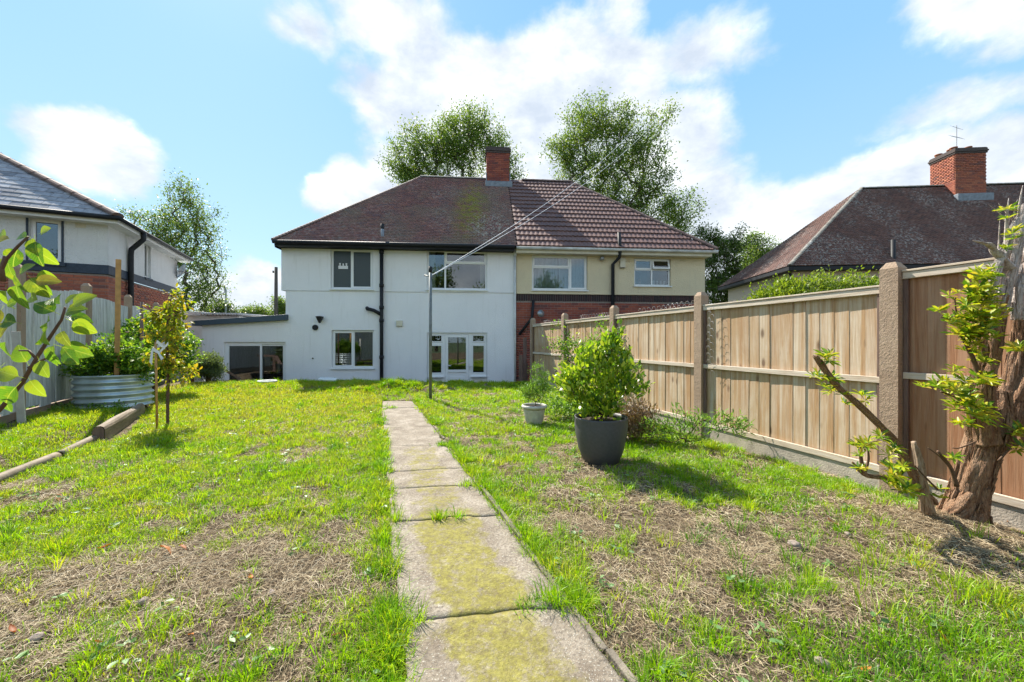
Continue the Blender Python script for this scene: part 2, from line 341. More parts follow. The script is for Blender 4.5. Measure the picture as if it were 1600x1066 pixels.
axx = t.math('ABSOLUTE', sx.outputs[0]); vn = t.math('SINE', t.math('MULTIPLY', t.math('SUBTRACT', sx.outputs[1], t.math('MULTIPLY', axx, 1.1)), 62.0))
vk = t.math('MAXIMUM', t.ramp(axx, [(.008, .8), (.022, 0.0)]), t.math('MULTIPLY', t.ramp(vn, [(.86, 0.0), (1.0, 1.0)]), .35))
oldc = b.inputs['Base Color'].links[0].from_socket; rn = t.node('ShaderNodeObjectInfo').outputs['Random']
off_ = t.node('ShaderNodeCombineXYZ'); t.set(off_.inputs[0], t.math('MULTIPLY', rn, 50.0)); va = t.node('ShaderNodeVectorMath', operation='ADD'); t.l.new(o, va.inputs[0]); t.l.new(off_.outputs[0], va.inputs[1])
c = t.mix(vk, oldc, (.36, .46, .12)); c = t.mix(t.ramp(t.noise(va.outputs[0], 3.2, 4, .6), [(.52, 0.0), (.72, .75)]), c, (.34, .36, .03)); c = t.mix(t.ramp(t.noise(va.outputs[0], 7, 5, .7), [(.66, 0.0), (.70, .9)]), c, (.12, .06, .02))
t.set(b.inputs['Base Color'], c)
for n_ in t.n:
    if n_.type == 'BSDF_TRANSLUCENT': t.set(n_.inputs[0], t.mix(1.0, c, (1.25, 1.25, .5), 'MULTIPLY'))
bn = t.node('ShaderNodeBump'); bn.inputs['Strength'].default_value = .5; bn.inputs['Distance'].default_value = .003; t.set(bn.inputs['Height'], t.math('ADD', vk, t.noise(va.outputs[0], 14, 3))); t.l.new(bn.outputs[0], b.inputs['Normal'])
leafy('grass_blade', [(.06, .17, .008), (.13, .31, .008), (.23, .43, .009), (.35, .50, .012), (.42, .42, .05)], trans=.5, rough=.4, tint=(1.2, 1.2, .4))
leafy('straw', [(.18, .12, .07), (.34, .255, .15), (.54, .44, .28), (.72, .63, .45)], trans=.2, rough=.7, tint=(1, .9, .7))
leafy('fallen_leaf_orange', [(.42, .13, .02), (.55, .24, .03), (.30, .09, .02)], 'obj', .3, .6, tint=(1.1, .9, .5))
leafy('weed_leaf', [(.09, .20, .05), (.16, .28, .09), (.24, .36, .16)], trans=.35)

# ------------------------------------------------------------------ geometry helpers
def tag(o, label=None, cat=None, group=None, kind=None):
    if label: o['label'] = label
    if cat: o['category'] = cat
    if group: o['group'] = group
    if kind: o['kind'] = kind
    return o
def empty(name, loc=(0, 0, 0), rz=0, label=None, cat=None, group=None):
    o = bpy.data.objects.new(name, None); col.objects.link(o)
    o.location = loc; o.rotation_euler = (0, 0, rz); o.empty_display_size = .2
    return tag(o, label, cat, group)
class MB:
    def __init__(s): s.v = []; s.f = []
    def add(s, vs, fs):
        k = len(s.v); s.v += [tuple(p) for p in vs]; s.f += [tuple(i+k for i in f) for f in fs]; return s
    def box(s, x0, y0, z0, x1, y1, z1):
        return s.add([(x0, y0, z0), (x1, y0, z0), (x1, y1, z0), (x0, y1, z0), (x0, y0, z1), (x1, y0, z1), (x1, y1, z1), (x0, y1, z1)],
                     [(0, 3, 2, 1), (4, 5, 6, 7), (0, 1, 5, 4), (1, 2, 6, 5), (2, 3, 7, 6), (3, 0, 4, 7)])
    def tube(s, pts, rad, n=8, cap=True, fn=None):
        pts = [Vector(p) for p in pts]
        if not isinstance(rad, (list, tuple)): rad = [rad]*len(pts)
        k = len(s.v); up = None
        for i, p in enumerate(pts):
            d = (pts[min(i+1, len(pts)-1)] - pts[max(i-1, 0)]).normalized()
            if up is None: up = Vector((0, 0, 1)) if abs(d.z) < .9 else Vector((1, 0, 0))
            a = d.cross(up).normalized(); bb = a.cross(d).normalized(); up = bb
            for j in range(n):
                th = 2*math.pi*j/n; r = rad[i]*(fn(i, j, n) if fn else 1)
                s.v.append(tuple(p + a*(r*math.cos(th)) + bb*(r*math.sin(th))))
        for i in range(len(pts)-1):
            for j in range(n):
                j2 = (j+1) % n; s.f.append((k+i*n+j, k+i*n+j2, k+(i+1)*n+j2, k+(i+1)*n+j))
        if cap:
            s.f.append(tuple(k+j for j in range(n))[::-1]); s.f.append(tuple(k+(len(pts)-1)*n+j for j in range(n)))
        return s
    def lathe(s, prof, n=32, c=(0, 0), fn=None):
        k = len(s.v)
        for i, (r, z) in enumerate(prof):
            for j in range(n):
                th = 2*math.pi*j/n; q = r*(fn(th, z) if fn else 1); s.v.append((c[0]+q*math.cos(th), c[1]+q*math.sin(th), z))
        for i in range(len(prof)-1):
            for j in range(n):
                j2 = (j+1) % n; s.f.append((k+i*n+j, k+i*n+j2, k+(i+1)*n+j2, k+(i+1)*n+j))
        return s
    def mesh(s, name, mat, smooth=False):
        me = bpy.data.meshes.new(name); me.from_pydata(s.v, [], s.f); me.materials.append(MATS[mat])
        if smooth: me.polygons.foreach_set('use_smooth', [True]*len(me.polygons))
        me.update(); return me
    def build(s, name, mat, parent=None, smooth=False, bevel=0, loc=None):
        return link(name, s.mesh(name, mat, smooth), parent, bevel=bevel, loc=loc)
def link(name, me, parent=None, mw=None, bevel=0, loc=None):
    o = bpy.data.objects.new(name, me); col.objects.link(o)
    if parent: o.parent = parent
    if mw is not None: o.matrix_local = mw
    if loc is not None: o.location = loc
    if bevel:
        md = o.modifiers.new('bevel', 'BEVEL'); md.width = bevel; md.segments = 2; md.limit_method = 'ANGLE'; md.angle_limit = R(40)
    return o
def npmesh(name, V, F, mat, parent=None, rnd=None, smooth=False, kind=None, loc=None):
    """V (n,3) float, F (m,k) int"""
    me = bpy.data.meshes.new(name); V = np.ascontiguousarray(V, dtype=np.float32); F = np.ascontiguousarray(F, dtype=np.int32)
    m_, k = F.shape; me.vertices.add(len(V)); me.vertices.foreach_set('co', V.ravel())
    me.loops.add(m_*k); me.loops.foreach_set('vertex_index', F.ravel())
    me.polygons.add(m_); me.polygons.foreach_set('loop_start', np.arange(m_, dtype=np.int32)*k)
    if smooth: me.polygons.foreach_set('use_smooth', np.ones(m_, dtype=bool))
    if rnd is not None:
        a = me.attributes.new('rnd', 'FLOAT', 'POINT'); a.data.foreach_set('value', np.ascontiguousarray(rnd, dtype=np.float32))
    me.materials.append(MATS[mat]); me.update(calc_edges=True); me.validate()
    o = bpy.data.objects.new(name, me); col.objects.link(o)
    if parent: o.parent = parent
    if loc is not None: o.location = loc
    if kind: o['kind'] = kind
    return o
def norm(a): return a/np.maximum(1e-9, np.linalg.norm(a, axis=-1, keepdims=True))
def frames(d, tilt=None):
    """columns x=side, y=along d, z=normal, with random roll toward up"""
    d = norm(d); ref = np.zeros_like(d); ref[:, 2] = 1; ref += rng.normal(0, .45, d.shape)
    x = norm(np.cross(d, ref)); z = np.cross(x, d); return np.stack([x, d, z], axis=2)
def leaf_template(kind):
    # unit length along +y, from petiole at 0
    if kind == 'diamond': V = [(0, 0, 0), (.30, .45, .06), (0, 1, -.05), (-.30, .45, .06)]; F = [(0, 1, 2, 3)]
    elif kind == 'lance': V = [(0, 0, 0), (.13, .4, .03), (.10, .72, .02), (0, 1, -.12), (-.10, .72, .02), (-.13, .4, .03), (0, .45, -.02)]; F = [(0, 1, 6, 5), (1, 2, 3, 6), (6, 3, 4, 5)]
    elif kind == 'oval': V = [(0, 0, 0), (.24, .3, .05), (.22, .68, .04), (0, 1, -.10), (-.22, .68, .04), (-.24, .3, .05), (0, .5, -.03)]; F = [(0, 1, 6, 5), (1, 2, 3, 6), (6, 3, 4, 5)]
    else: V = [(-.03, 0, 0), (.03, 0, 0), (.02, 1, 0), (-.02, 1, 0)]; F = [(0, 1, 2, 3)]
    return np.array(V, float), np.array(F, int)
def scatter_leaves(name, kind, P, D, S, mat, parent, rnd=None, stuff=False):
    V, F = leaf_template(kind); n = len(P); M = frames(D)
    W = np.einsum('nij,vj->nvi', M, V)*S[:, None, None] + P[:, None, :]
    FF = (F[None] + (np.arange(n)*len(V))[:, None, None]).reshape(-1, F.shape[1])
    if rnd is None: rnd = rng.random(n)
    return npmesh(name, W.reshape(-1, 3), FF, mat, parent, np.repeat(rnd, len(V)), True, 'stuff' if stuff else None)
def leaf_parts(name, kind, P, D, S, mat, parent, limit=300):
    """each leaf an object sharing one mesh; those past the limit are one stuff part"""
    V, F = leaf_template(kind); me = bpy.data.meshes.new(name); me.from_pydata([tuple(v) for v in V], [], [tuple(int(i) for i in f) for f in F])
    me.materials.append(MATS[mat]); me.polygons.foreach_set('use_smooth', [True]*len(F))
    o_ = np.argsort(-S); P, D, S = P[o_], D[o_], S[o_]; M = frames(D)
    for i in range(min(limit, len(P))):
        mw = Matrix(np.block([[M[i]*S[i], P[i][:, None]], [np.zeros((1, 3)), np.ones((1, 1))]]).tolist())
        link(name, me, parent, mw)
    if len(P) > limit:
        scatter_leaves(name + '_mass', kind, P[limit:], D[limit:], S[limit:], mat + '_joined', parent, stuff=True)
def sample_lobes(lobes, n, shell=.5):
    wts = np.array([l[3]*l[4]*l[5] for l in lobes])**.8; wts /= wts.sum(); idx = rng.choice(len(lobes), n, p=wts)
    L = np.array([l[:6] for l in lobes]); d = norm(rng.normal(size=(n, 3))); r = rng.random(n)**shell
    return L[idx, :3] + d*r[:, None]*L[idx, 3:]
def grow(trunk, lobes, n, jit=.12):
    nodes = [np.array(p, float) for p in trunk]; par = [i-1 for i in range(len(trunk))]
    P = sample_lobes(lobes, n); P = P[np.argsort(np.linalg.norm(P - nodes[-1], axis=1))]
    for p in P:
        A = np.array(nodes); v = p - A; dist = np.linalg.norm(v, axis=1)
        cost = dist*(1.25 - .35*v[:, 2]/np.maximum(dist, 1e-6)); cost[:max(1, len(trunk)//2)] += 1e3
        j = int(np.argmin(cost)); md = (A[j] + p)/2 + rng.normal(0, jit*dist[j], 3)*np.array([1, 1, .6]) + np.array([0, 0, jit*dist[j]*.4])
        nodes.append(md); par.append(j); nodes.append(p); par.append(len(nodes)-2)
    return np.array(nodes), par
def branches(mb, nodes, par, rmin, rmax, nside=5, expo=.5):
    cnt = np.ones(len(nodes))
    for i in range(len(nodes)-1, 0, -1):
        if par[i] >= 0: cnt[par[i]] += cnt[i]
    rad = np.maximum(rmin, rmax*(cnt/cnt.max())**expo)
    for i in range(1, len(nodes)):
        j = par[i]
        if j >= 0: mb.tube([nodes[j], nodes[i]], [min(rad[j], rad[i]*1.5), rad[i]], nside, cap=False)
    return rad
def plant(name, loc, trunk, lobes, n, per, sigma, size, leafmat, kind='diamond', wood='tree_bark', rmin=.01, rmax=.2, label=None, cat='tree', group=None,
          up=.25, outward=.4, parts=False, crown='crown', trunkname='trunk', nside=5, trunk_leaves=False):
    root = empty(name, loc, 0, label, cat, group)
    nodes, par = grow(trunk, lobes, n); mb = MB(); branches(mb, nodes, par, rmin, rmax, nside)
    mb.build(trunkname, wood, root, True)
    tips = nodes[len(trunk):]
    if trunk_leaves: tips = np.vstack([tips, nodes[1:len(trunk)]])
    idx = np.repeat(np.arange(len(tips)), per); N = len(idx)
    P = tips[idx] + rng.normal(0, sigma, (N, 3))*np.array([1, 1, .8])
    D = rng.normal(0, 1, (N, 3)) + outward*norm(P - nodes[len(trunk)-1])*2 + np.array([0, 0, up])
    S = size*rng.uniform(.6, 1.3, N)
    cr = np.repeat(rng.random(len(tips)), per)*.55 + rng.random(N)*.45
    if parts: leaf_parts('leaf', kind, P, D, S, leafmat, root)
    else: scatter_leaves(crown, kind, P, D, S, leafmat, root, cr)
    return root

class Frame:
    """a building's own frame: origin, yaw; hit() gives the local point where a sight line from the measured camera position meets local plane y=c"""
    def __init__(s, ox, oy, yaw): s.o = (ox, oy); s.a = yaw; s.ex = (math.cos(yaw), math.sin(yaw)); s.ey = (-math.sin(yaw), math.cos(yaw))
    def hit(s, px, py, c=0.0):
        dx, dz = (px-800)/600, (533-py)/600
        t = (c + s.o[0]*s.ey[0] + s.o[1]*s.ey[1])/(dx*s.ey[0] + s.ey[1])
        return ((dx*t-s.o[0])*s.ex[0] + (t-s.o[1])*s.ex[1], CAMZ+dz*t)
    def hitx(s, px, py, c=0.0):
        dx, dz = (px-800)/600, (533-py)/600
        t = (c + s.o[0]*s.ex[0] + s.o[1]*s.ex[1])/(dx*s.ex[0] + s.ex[1])
        return ((dx*t-s.o[0])*s.ey[0] + (t-s.o[1])*s.ey[1], CAMZ+dz*t)
GZ = -.70
def rect(fr, x0, y0, x1, y1, c=0.0):
    """rectangle on facade from two opposite measured corners -> s0,s1,z0,z1 (local z above GZ)"""
    xm, ym = (x0+x1)/2, (y0+y1)/2
    s0 = fr.hit(x0, ym, c)[0]; s1 = fr.hit(x1, ym, c)[0]; z1 = fr.hit(xm, y0, c)[1]-GZ; z0 = fr.hit(xm, y1, c)[1]-GZ
    return s0, s1, z0, z1

def wall_holes(name, mat, parent, s0, s1, z0, z1, holes, yp=0.0, depth=.12, thick=.28, plane='y'):
    """wall sheet facing -y (plane y) or +x (plane x) with real openings and reveals, closed behind"""
    xs = sorted({s0, s1, *[h[0] for h in holes], *[h[1] for h in holes]}); zs = sorted({z0, z1, *[h[2] for h in holes], *[h[3] for h in holes]})
    mb = MB(); ish = lambda a, c: any(h[0]-1e-6 < a < h[1]+1e-6 and h[2]-1e-6 < c < h[3]+1e-6 for h in holes)
    def P(s, d, z): return (s, yp+d, z) if plane == 'y' else (yp-d, s, z)
    for i in range(len(xs)-1):
        for j in range(len(zs)-1):
            a, b_, c, d = xs[i], xs[i+1], zs[j], zs[j+1]
            if ish((a+b_)/2, (c+d)/2): continue
            mb.add([P(a, 0, c), P(b_, 0, c), P(b_, 0, d), P(a, 0, d)], [(0, 1, 2, 3)])
    for h in holes:
        a, b_, c, d = h[:4]
        q = [P(a, 0, c), P(b_, 0, c), P(b_, 0, d), P(a, 0, d), P(a, depth, c), P(b_, depth, c), P(b_, depth, d), P(a, depth, d)]
        mb.add(q, [(0, 4, 5, 1), (1, 5, 6, 2), (2, 6, 7, 3), (3, 7, 4, 0)])
    q = [P(s0, 0, z0), P(s1, 0, z0), P(s1, 0, z1), P(s0, 0, z1), P(s0, thick, z0), P(s1, thick, z0), P(s1, thick, z1), P(s0, thick, z1)]
    mb.add(q, [(0, 4, 5, 1), (1, 5, 6, 2), (2, 6, 7, 3), (3, 7, 4, 0)])
    return mb.build(name, mat, parent)
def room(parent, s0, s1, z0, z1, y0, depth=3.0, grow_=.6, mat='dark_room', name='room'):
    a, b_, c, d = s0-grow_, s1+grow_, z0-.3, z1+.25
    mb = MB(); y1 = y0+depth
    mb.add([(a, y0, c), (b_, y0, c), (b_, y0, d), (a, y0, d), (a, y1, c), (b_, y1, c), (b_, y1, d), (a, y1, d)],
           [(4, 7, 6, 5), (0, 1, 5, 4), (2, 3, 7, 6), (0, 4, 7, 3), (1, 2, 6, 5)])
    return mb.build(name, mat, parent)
def frame_rect(mb, s0, s1, z0, z1, t_, y0, y1):
    mb.box(s0, y0, z0, s1, y1, z0+t_); mb.box(s0, y0, z1-t_, s1, y1, z1); mb.box(s0, y0, z0+t_, s0+t_, y1, z1-t_); mb.box(s1-t_, y0, z0+t_, s1, y1, z1-t_)
def window(parent, r, lights, yp=0.0, t_=.055, sill=True, label=None, glassmat='glass', bars=()):
    """r = opening; lights = (f0,f1,g0,g1,kind) fractions of the opening, g from the bottom; kind s=sash, f=fixed, o=open top-hung"""
    s0, s1, z0, z1 = r; W, H = s1-s0, z1-z0
    mb = MB(); e = .004; y0 = yp+.07; y1 = yp+.115
    frame_rect(mb, s0+e, s1-e, z0+e, z1-e, t_, y0, y1)
    xs = sorted({round(l[0], 3) for l in lights if l[0] > .01})
    for x in xs:
        col_l = [l for l in lights if abs(l[0]-x) < .005]; g0 = min(l[2] for l in col_l); g1 = max(l[3] for l in col_l)
        mb.box(s0+W*x-t_/2, y0, z0+e+t_, s0+W*x+t_/2, y1, z1-e-t_)
    for l in lights:
        if l[2] > .01: mb.box(s0+W*l[0]+t_/2, y0+.002, z0+H*l[2]-t_/2, s0+W*l[1]-t_/2, y1, z0+H*l[2]+t_/2)
    root = mb.build('window', 'white_upvc', parent)
    if label: root['label'] = label
    for (f0, f1, g0, g1, k) in lights:
        a = s0+W*f0+t_/2+(.03 if f0 < .01 else 0); b_ = s0+W*f1-t_/2-(.03 if f1 > .99 else 0); c = z0+H*g0+t_/2+(.03 if g0 < .01 else 0); d = z0+H*g1-t_/2-(.03 if g1 > .99 else 0)
        if k == 'f':
            MB().box(a-.012, y0+.02, c-.012, b_+.012, y0+.026, d+.012).build('pane', glassmat, root)
        else:
            sm = MB(); frame_rect(sm, a-.02, b_+.02, c-.02, d+.02, .05, -.016, .03)
            pm = MB().box(a+.026, .004, c+.026, b_-.026, .010, d-.026)
            so = sm.build('sash', 'white_upvc', root); po = pm.build('pane', glassmat, root)
            if k == 'o':
                piv = d+.02
                mw = Matrix.Translation((0, y0, piv)) @ Matrix.Rotation(R(-16), 4, 'X') @ Matrix.Translation((0, 0, -piv))
            else: mw = Matrix.Translation((0, y0, 0))
            so.matrix_local = mw; po.matrix_local = mw
    if sill:
        MB().box(s0-.03, yp-.05, z0-.035, s1+.03, yp+.07, z0-.002).build('sill', 'white_upvc', root, bevel=.005)
    return root
def slope_map(p0, ax, up):
    p0, ax, up = Vector(p0), Vector(ax).normalized(), Vector(up).normalized(); nn = ax.cross(up).normalized()
    if nn.z < 0: nn = -nn
    return p0, ax, up, nn
def lay_tiles(parent, mat, p0, ax, up, length, amin, amax, w_=.165, g=.10, th=.022, name='roof_tiles', jitter=.004):
    """plain tiles as real little slabs, joined; amin/amax(b) give the extent at slope distance b"""
    p0, ax, up, nn = slope_map(p0, ax, up); V = []; Rn = []
    rows = int(length/g)
    for r in range(rows):
        b_ = r*g; lo, hi = amin(b_+g/2), amax(b_+g/2); x = math.floor(lo/w_)*w_ + (w_/2 if r % 2 else 0) - w_
        while x < hi:
            a0, a1 = max(x, lo), min(x+w_-.004, hi); x += w_
            if a1-a0 < .02: continue
            j = random.uniform(-jitter, jitter); k = random.random(); bb = b_+random.uniform(-.004, .004)
            for (a, b2, h) in ((a0, bb, .008), (a1, bb, .008), (a1, bb+g+.02, .0), (a0, bb+g+.02, 0), (a0, bb, .008+th+j+.006), (a1, bb, .008+th+.006+j*random.uniform(-1, 1)), (a1, bb+g+.02, th*.6), (a0, bb+g+.02, th*.6)):
                V.append(tuple(p0 + ax*a + up*b2 + nn*h))
            Rn += [k]*8
    n = len(V)//8; base = np.array([(4, 5, 6, 7), (0, 1, 5, 4), (1, 2, 6, 5), (3, 0, 4, 7)])
    F = (base[None] + (np.arange(n)*8)[:, None, None]).reshape(-1, 4)
    return npmesh(name, np.array(V), F, mat, parent, np.array(Rn), kind='stuff')
def tile_objects(parent, mat, p0, ax, up, length, amin, amax, w_, g, me, name='roof_tile', half=True):
    p0, ax, up, nn = slope_map(p0, ax, up); n = 0
    for r in range(int(math.ceil(length/g))):
        b_ = r*g; lo, hi = amin(b_+g*.4), amax(b_+g*.4); x = math.floor(lo/w_)*w_ + (w_/2 if (half and r % 2) else 0) - w_
        while x < hi:
            a0, a1 = max(x, lo), min(x+w_, hi); x += w_
            if a1-a0 < .05: continue
            o = p0 + ax*a0 + up*(b_+random.uniform(-.003, .003)); sx = (a1-a0)/w_
            mw = Matrix(((ax.x*sx, up.x, nn.x, o.x), (ax.y*sx, up.y, nn.y, o.y), (ax.z*sx, up.z, nn.z, o.z), (0, 0, 0, 1)))
            link(name, me, parent, mw); n += 1
    return n
def ridge_line(parent, mat, a, b_, step=.33, r=.12, name='ridge_tile', sx=1.0):
    a, b_ = Vector(a), Vector(b_); L = (b_-a).length; d = (b_-a)/L; n = max(1, int(L/step)); st = L/n
    side = d.cross(Vector((0, 0, 1))).normalized(); up = side.cross(d)
    mb = MB(); N = 6
    for (t_, q) in ((0, 1.08), (st*1.04, .98)):
        for i in range(N+1):
            th = math.pi*i/N; mb.v.append((t_, r*q*math.cos(th)*1.05*sx, r*q*(math.sin(th)*.75-.25)))
    for i in range(N): mb.f.append((i, i+1, N+2+i, N+1+i))
    mb.f.append(tuple(range(N+1)))
    me = mb.mesh(name, mat)
    for i in range(n):
        o = a + d*(st*i); mw = Matrix(((d.x, side.x, up.x, o.x), (d.y, side.y, up.y, o.y), (d.z, side.z, up.z, o.z), (0, 0, 0, 1)))
        link(name, me, parent, mw)
BRICKS = {}
def brick_mesh(mat, w_=.215, h=.065):
    k = (mat, w_, h)
    if k not in BRICKS: BRICKS[k] = MB().box(0, 0, 0, w_, .05, h).mesh('brick', mat)
    return BRICKS[k]
def bricks(parent, mat, s0, s1, z0, z1, yp, holes=(), plane='y', limit=300, prefer=None, sgn=1):
    """stretcher-bond bricks standing 6 mm proud of the mortar sheet at yp. plane x: wall facing +x (or -x when sgn=-1)"""
    cells = []; r = 0; z = z0
    while z+.065 <= z1+.005:
        x = s0 - (.1125 if r % 2 else 0)
        while x < s1-.02:
            a, b_ = max(x, s0), min(x+.215, s1)
            if b_-a > .03 and not any(h[0]-.0 < (a+b_)/2 < h[1] and h[2] < z+.03 < h[3] for h in holes): cells.append((a, b_, z))
            x += .225
        z += .075; r += 1
    if prefer: cells.sort(key=prefer)
    me = brick_mesh(mat); V = []; Rn = []
    for i, (a, b_, z) in enumerate(cells):
        j = random.uniform(-.0015, .0015)
        if i < limit:
            s = (b_-a)/.215
            if plane == 'y': mw = Matrix(((s, 0, 0, a), (0, 1, 0, yp-.006+j), (0, 0, 1, z), (0, 0, 0, 1)))
            elif sgn > 0: mw = Matrix(((0, -1, 0, yp+.006+j), (s, 0, 0, a), (0, 0, 1, z), (0, 0, 0, 1)))
            else: mw = Matrix(((0, 1, 0, yp-.006+j), (-s, 0, 0, b_), (0, 0, 1, z), (0, 0, 0, 1)))
            link('brick', me, parent, mw)
        else:
            if plane == 'y': V += [(a, yp-.006+j, z), (b_, yp-.006+j, z), (b_, yp+.03, z), (a, yp+.03, z), (a, yp-.006+j, z+.065), (b_, yp-.006+j, z+.065), (b_, yp+.03, z+.065), (a, yp+.03, z+.065)]
            else: V += [(yp+(.006+j)*sgn, a, z), (yp+(.006+j)*sgn, b_, z), (yp-.03*sgn, b_, z), (yp-.03*sgn, a, z), (yp+(.006+j)*sgn, a, z+.065), (yp+(.006+j)*sgn, b_, z+.065), (yp-.03*sgn, b_, z+.065), (yp-.03*sgn, a, z+.065)]
            Rn += [random.random()]*8
    if V:
        n = len(V)//8; base = np.array([(0, 1, 5, 4), (4, 5, 6, 7), (0, 3, 2, 1), (1, 2, 6, 5), (3, 0, 4, 7)])
        npmesh('brickwork', np.array(V), (base[None] + (np.arange(n)*8)[:, None, None]).reshape(-1, 4), mat + '_joined', parent, np.array(Rn), kind='stuff')
def chimney(parent, x0, x1, y0, y1, z0, z1, mat, pots, cap=True):
    c = MB().box(x0+.01, y0+.01, z0, x1-.01, y1-.01, z1).build('chimney', 'mortar', parent)
    bricks(c, mat, x0, x1, z0, z1-.22, y0, plane='y', limit=130)
    bricks(c, mat, y0+.02, y1, z0, z1-.22, x0, plane='x', sgn=-1, limit=90)
    bricks(c, mat, y0+.02, y1, z0, z1-.22, x1, plane='x', sgn=1, limit=0)
    for k, o_ in enumerate((.03, .055, .03)):
        MB().box(x0-o_, y0-o_, z1-.22+.075*k, x1+o_, y1+o_, z1-.155+.075*k).build('brick_course', 'clay_cap', c)
    MB().box(x0-.01, y0-.01, z1-.005, x1+.01, y1+.01, z1+.03).build('mortar_cap', 'clay_cap', c)
    for (fx, fy, h) in pots:
        px_, py_ = x0+(x1-x0)*fx, y0+(y1-y0)*fy
        MB().lathe([(.001, z1+.02), (.12, z1+.02), (.11, z1+h*.6), (.105, z1+h-.05), (.135, z1+h-.04), (.135, z1+h), (.09, z1+h), (.085, z1+.05), (.001, z1+.05)], 16, (px_, py_)).build('chimney_pot', 'terracotta', c, True)
    return c

# ------------------------------------------------------------------ ground
def vnoise(x, y, s, seed=0):
    """cheap smooth value noise, numpy"""
    x = np.asarray(x, float)/s; y = np.asarray(y, float)/s; xi = np.floor(x).astype(int); yi = np.floor(y).astype(int); fx = x-xi; fy = y-yi
    fx = fx*fx*(3-2*fx); fy = fy*fy*(3-2*fy)
    def h(a, b_): 
        n = (a*374761393 + b_*668265263 + seed*1442695041) & 0x7fffffff; n = ((n ^ (n >> 13))*1274126177) & 0x7fffffff
        return ((n ^ (n >> 16)) & 0xffff)/65535.
    return (h(xi, yi)*(1-fx)+h(xi+1, yi)*fx)*(1-fy) + (h(xi, yi+1)*(1-fx)+h(xi+1, yi+1)*fx)*fy
def fbm(x, y, s, seed=0, o=4): return sum(vnoise(x, y, s/2**i, seed+i)*.5**(i+1) for i in range(o))/(1-.5**o)
def sstep(a, b_, v): v = np.clip((v-a)/(b_-a), 0, 1); return v*v*(3-2*v)
def path_l(y): return .085-.352*y
def path_r(y): return .850-.374*y
def on_path(x, y, m_=0): return (x > path_l(y)-m_) & (x < path_r(y)+m_) & (y < 7.35)
EDGE = 10.35
def gz(x, y):
    x = np.asarray(x, float); y = np.asarray(y, float)
    z = .05*(fbm(x, y, 1.6, 3)-.5) + .06*(fbm(x, y, .32, 9, 3)-.5) + .03*sstep(6, 10, y)
    # raised bed left of the timber edging
    le = -4.25 - .56*(y-3.1)
    z += .10*sstep(.0, .25, le-x)*sstep(1.5, 2.6, y)*sstep(8.5, 7, y)
    z -= .09*sstep(-.1, .9, x-(3.35-y/3))                       # falls towards the right fence
    z += .07*np.exp(-(((x-2.65)/.5)**2+((y-2.45)/.35)**2))      # mound at the stump
    z += .16*np.exp(-(((x+2.6)/1.2)**2+((y-8.6)/.45)**2))*(.4+1.2*fbm(x, y, .25, 21)) + .05*sstep(9.4, 10.2, y)*(fbm(x, y, .5, 27)-.3) + .06*np.exp(-((y-9.3)/.6)**2)*fbm(x, y, .8, 5)
    p = on_path(x, y, .03); z = np.where(p, np.minimum(z, -.035), z)
    near = np.exp(-np.maximum(0, np.maximum(path_l(y)-x, x-path_r(y)))/.25)*(y < 7.3); z = z*(1-near*.6)
    return z
def axis(segs):
    a = []
    for (s_, e_, d) in segs: a += list(np.arange(s_, e_, d))
    return np.array(a + [segs[-1][1]])
gx = axis([(-16, -8, .5), (-8, -4.6, .10), (-4.6, 4.4, .032), (4.4, 6, .2), (6, 26, 1.0)]); gy = axis([(-14, -1, .6), (-1, .8, .15), (.8, 4.6, .032), (4.6, EDGE, .075)])
X, Y = np.meshgrid(gx, gy); Z = gz(X, Y)
nx, ny = len(gx), len(gy)
V = np.stack([X.ravel(), Y.ravel(), Z.ravel()], 1)
ii, jj = np.meshgrid(np.arange(nx-1), np.arange(ny-1)); q = (jj*nx+ii).ravel()
F = np.stack([q, q+1, q+nx+1, q+nx], 1)
edge = V[(ny-1)*nx:].copy(); low = edge.copy(); low[:, 1] += .10; low[:, 2] = GZ-.05; kk = len(V); V = np.vstack([V, low])
e = np.arange(nx-1); F = np.vstack([F, np.stack([(ny-1)*nx+e, (ny-1)*nx+e+1, kk+e+1, kk+e], 1)])
tag(npmesh('lawn', V, F, 'lawn_soil', smooth=True), kind='structure')
tag(MB().add([(-600, -400, GZ-.06), (600, -400, GZ-.06), (600, 900, GZ-.06), (-600, 900, GZ-.06)], [(0, 1, 2, 3)]).build('ground', 'far_ground'), kind='structure')
pt = MB(); 
pt.box(-9.5, EDGE+.02, GZ-.055, 7.5, 13.4, GZ-.02)
patio = tag(pt.build('patio', 'mortar'), kind='structure')
slab_me = MB().box(0, 0, 0, .595, .595, .03).mesh('paving_slab', 'patio_paving')
for i in range(28):
    for j in range(4):
        link('paving_slab', slab_me, patio, Matrix.Translation((-9.4+i*.6, EDGE+.1+j*.6, GZ-.025)))

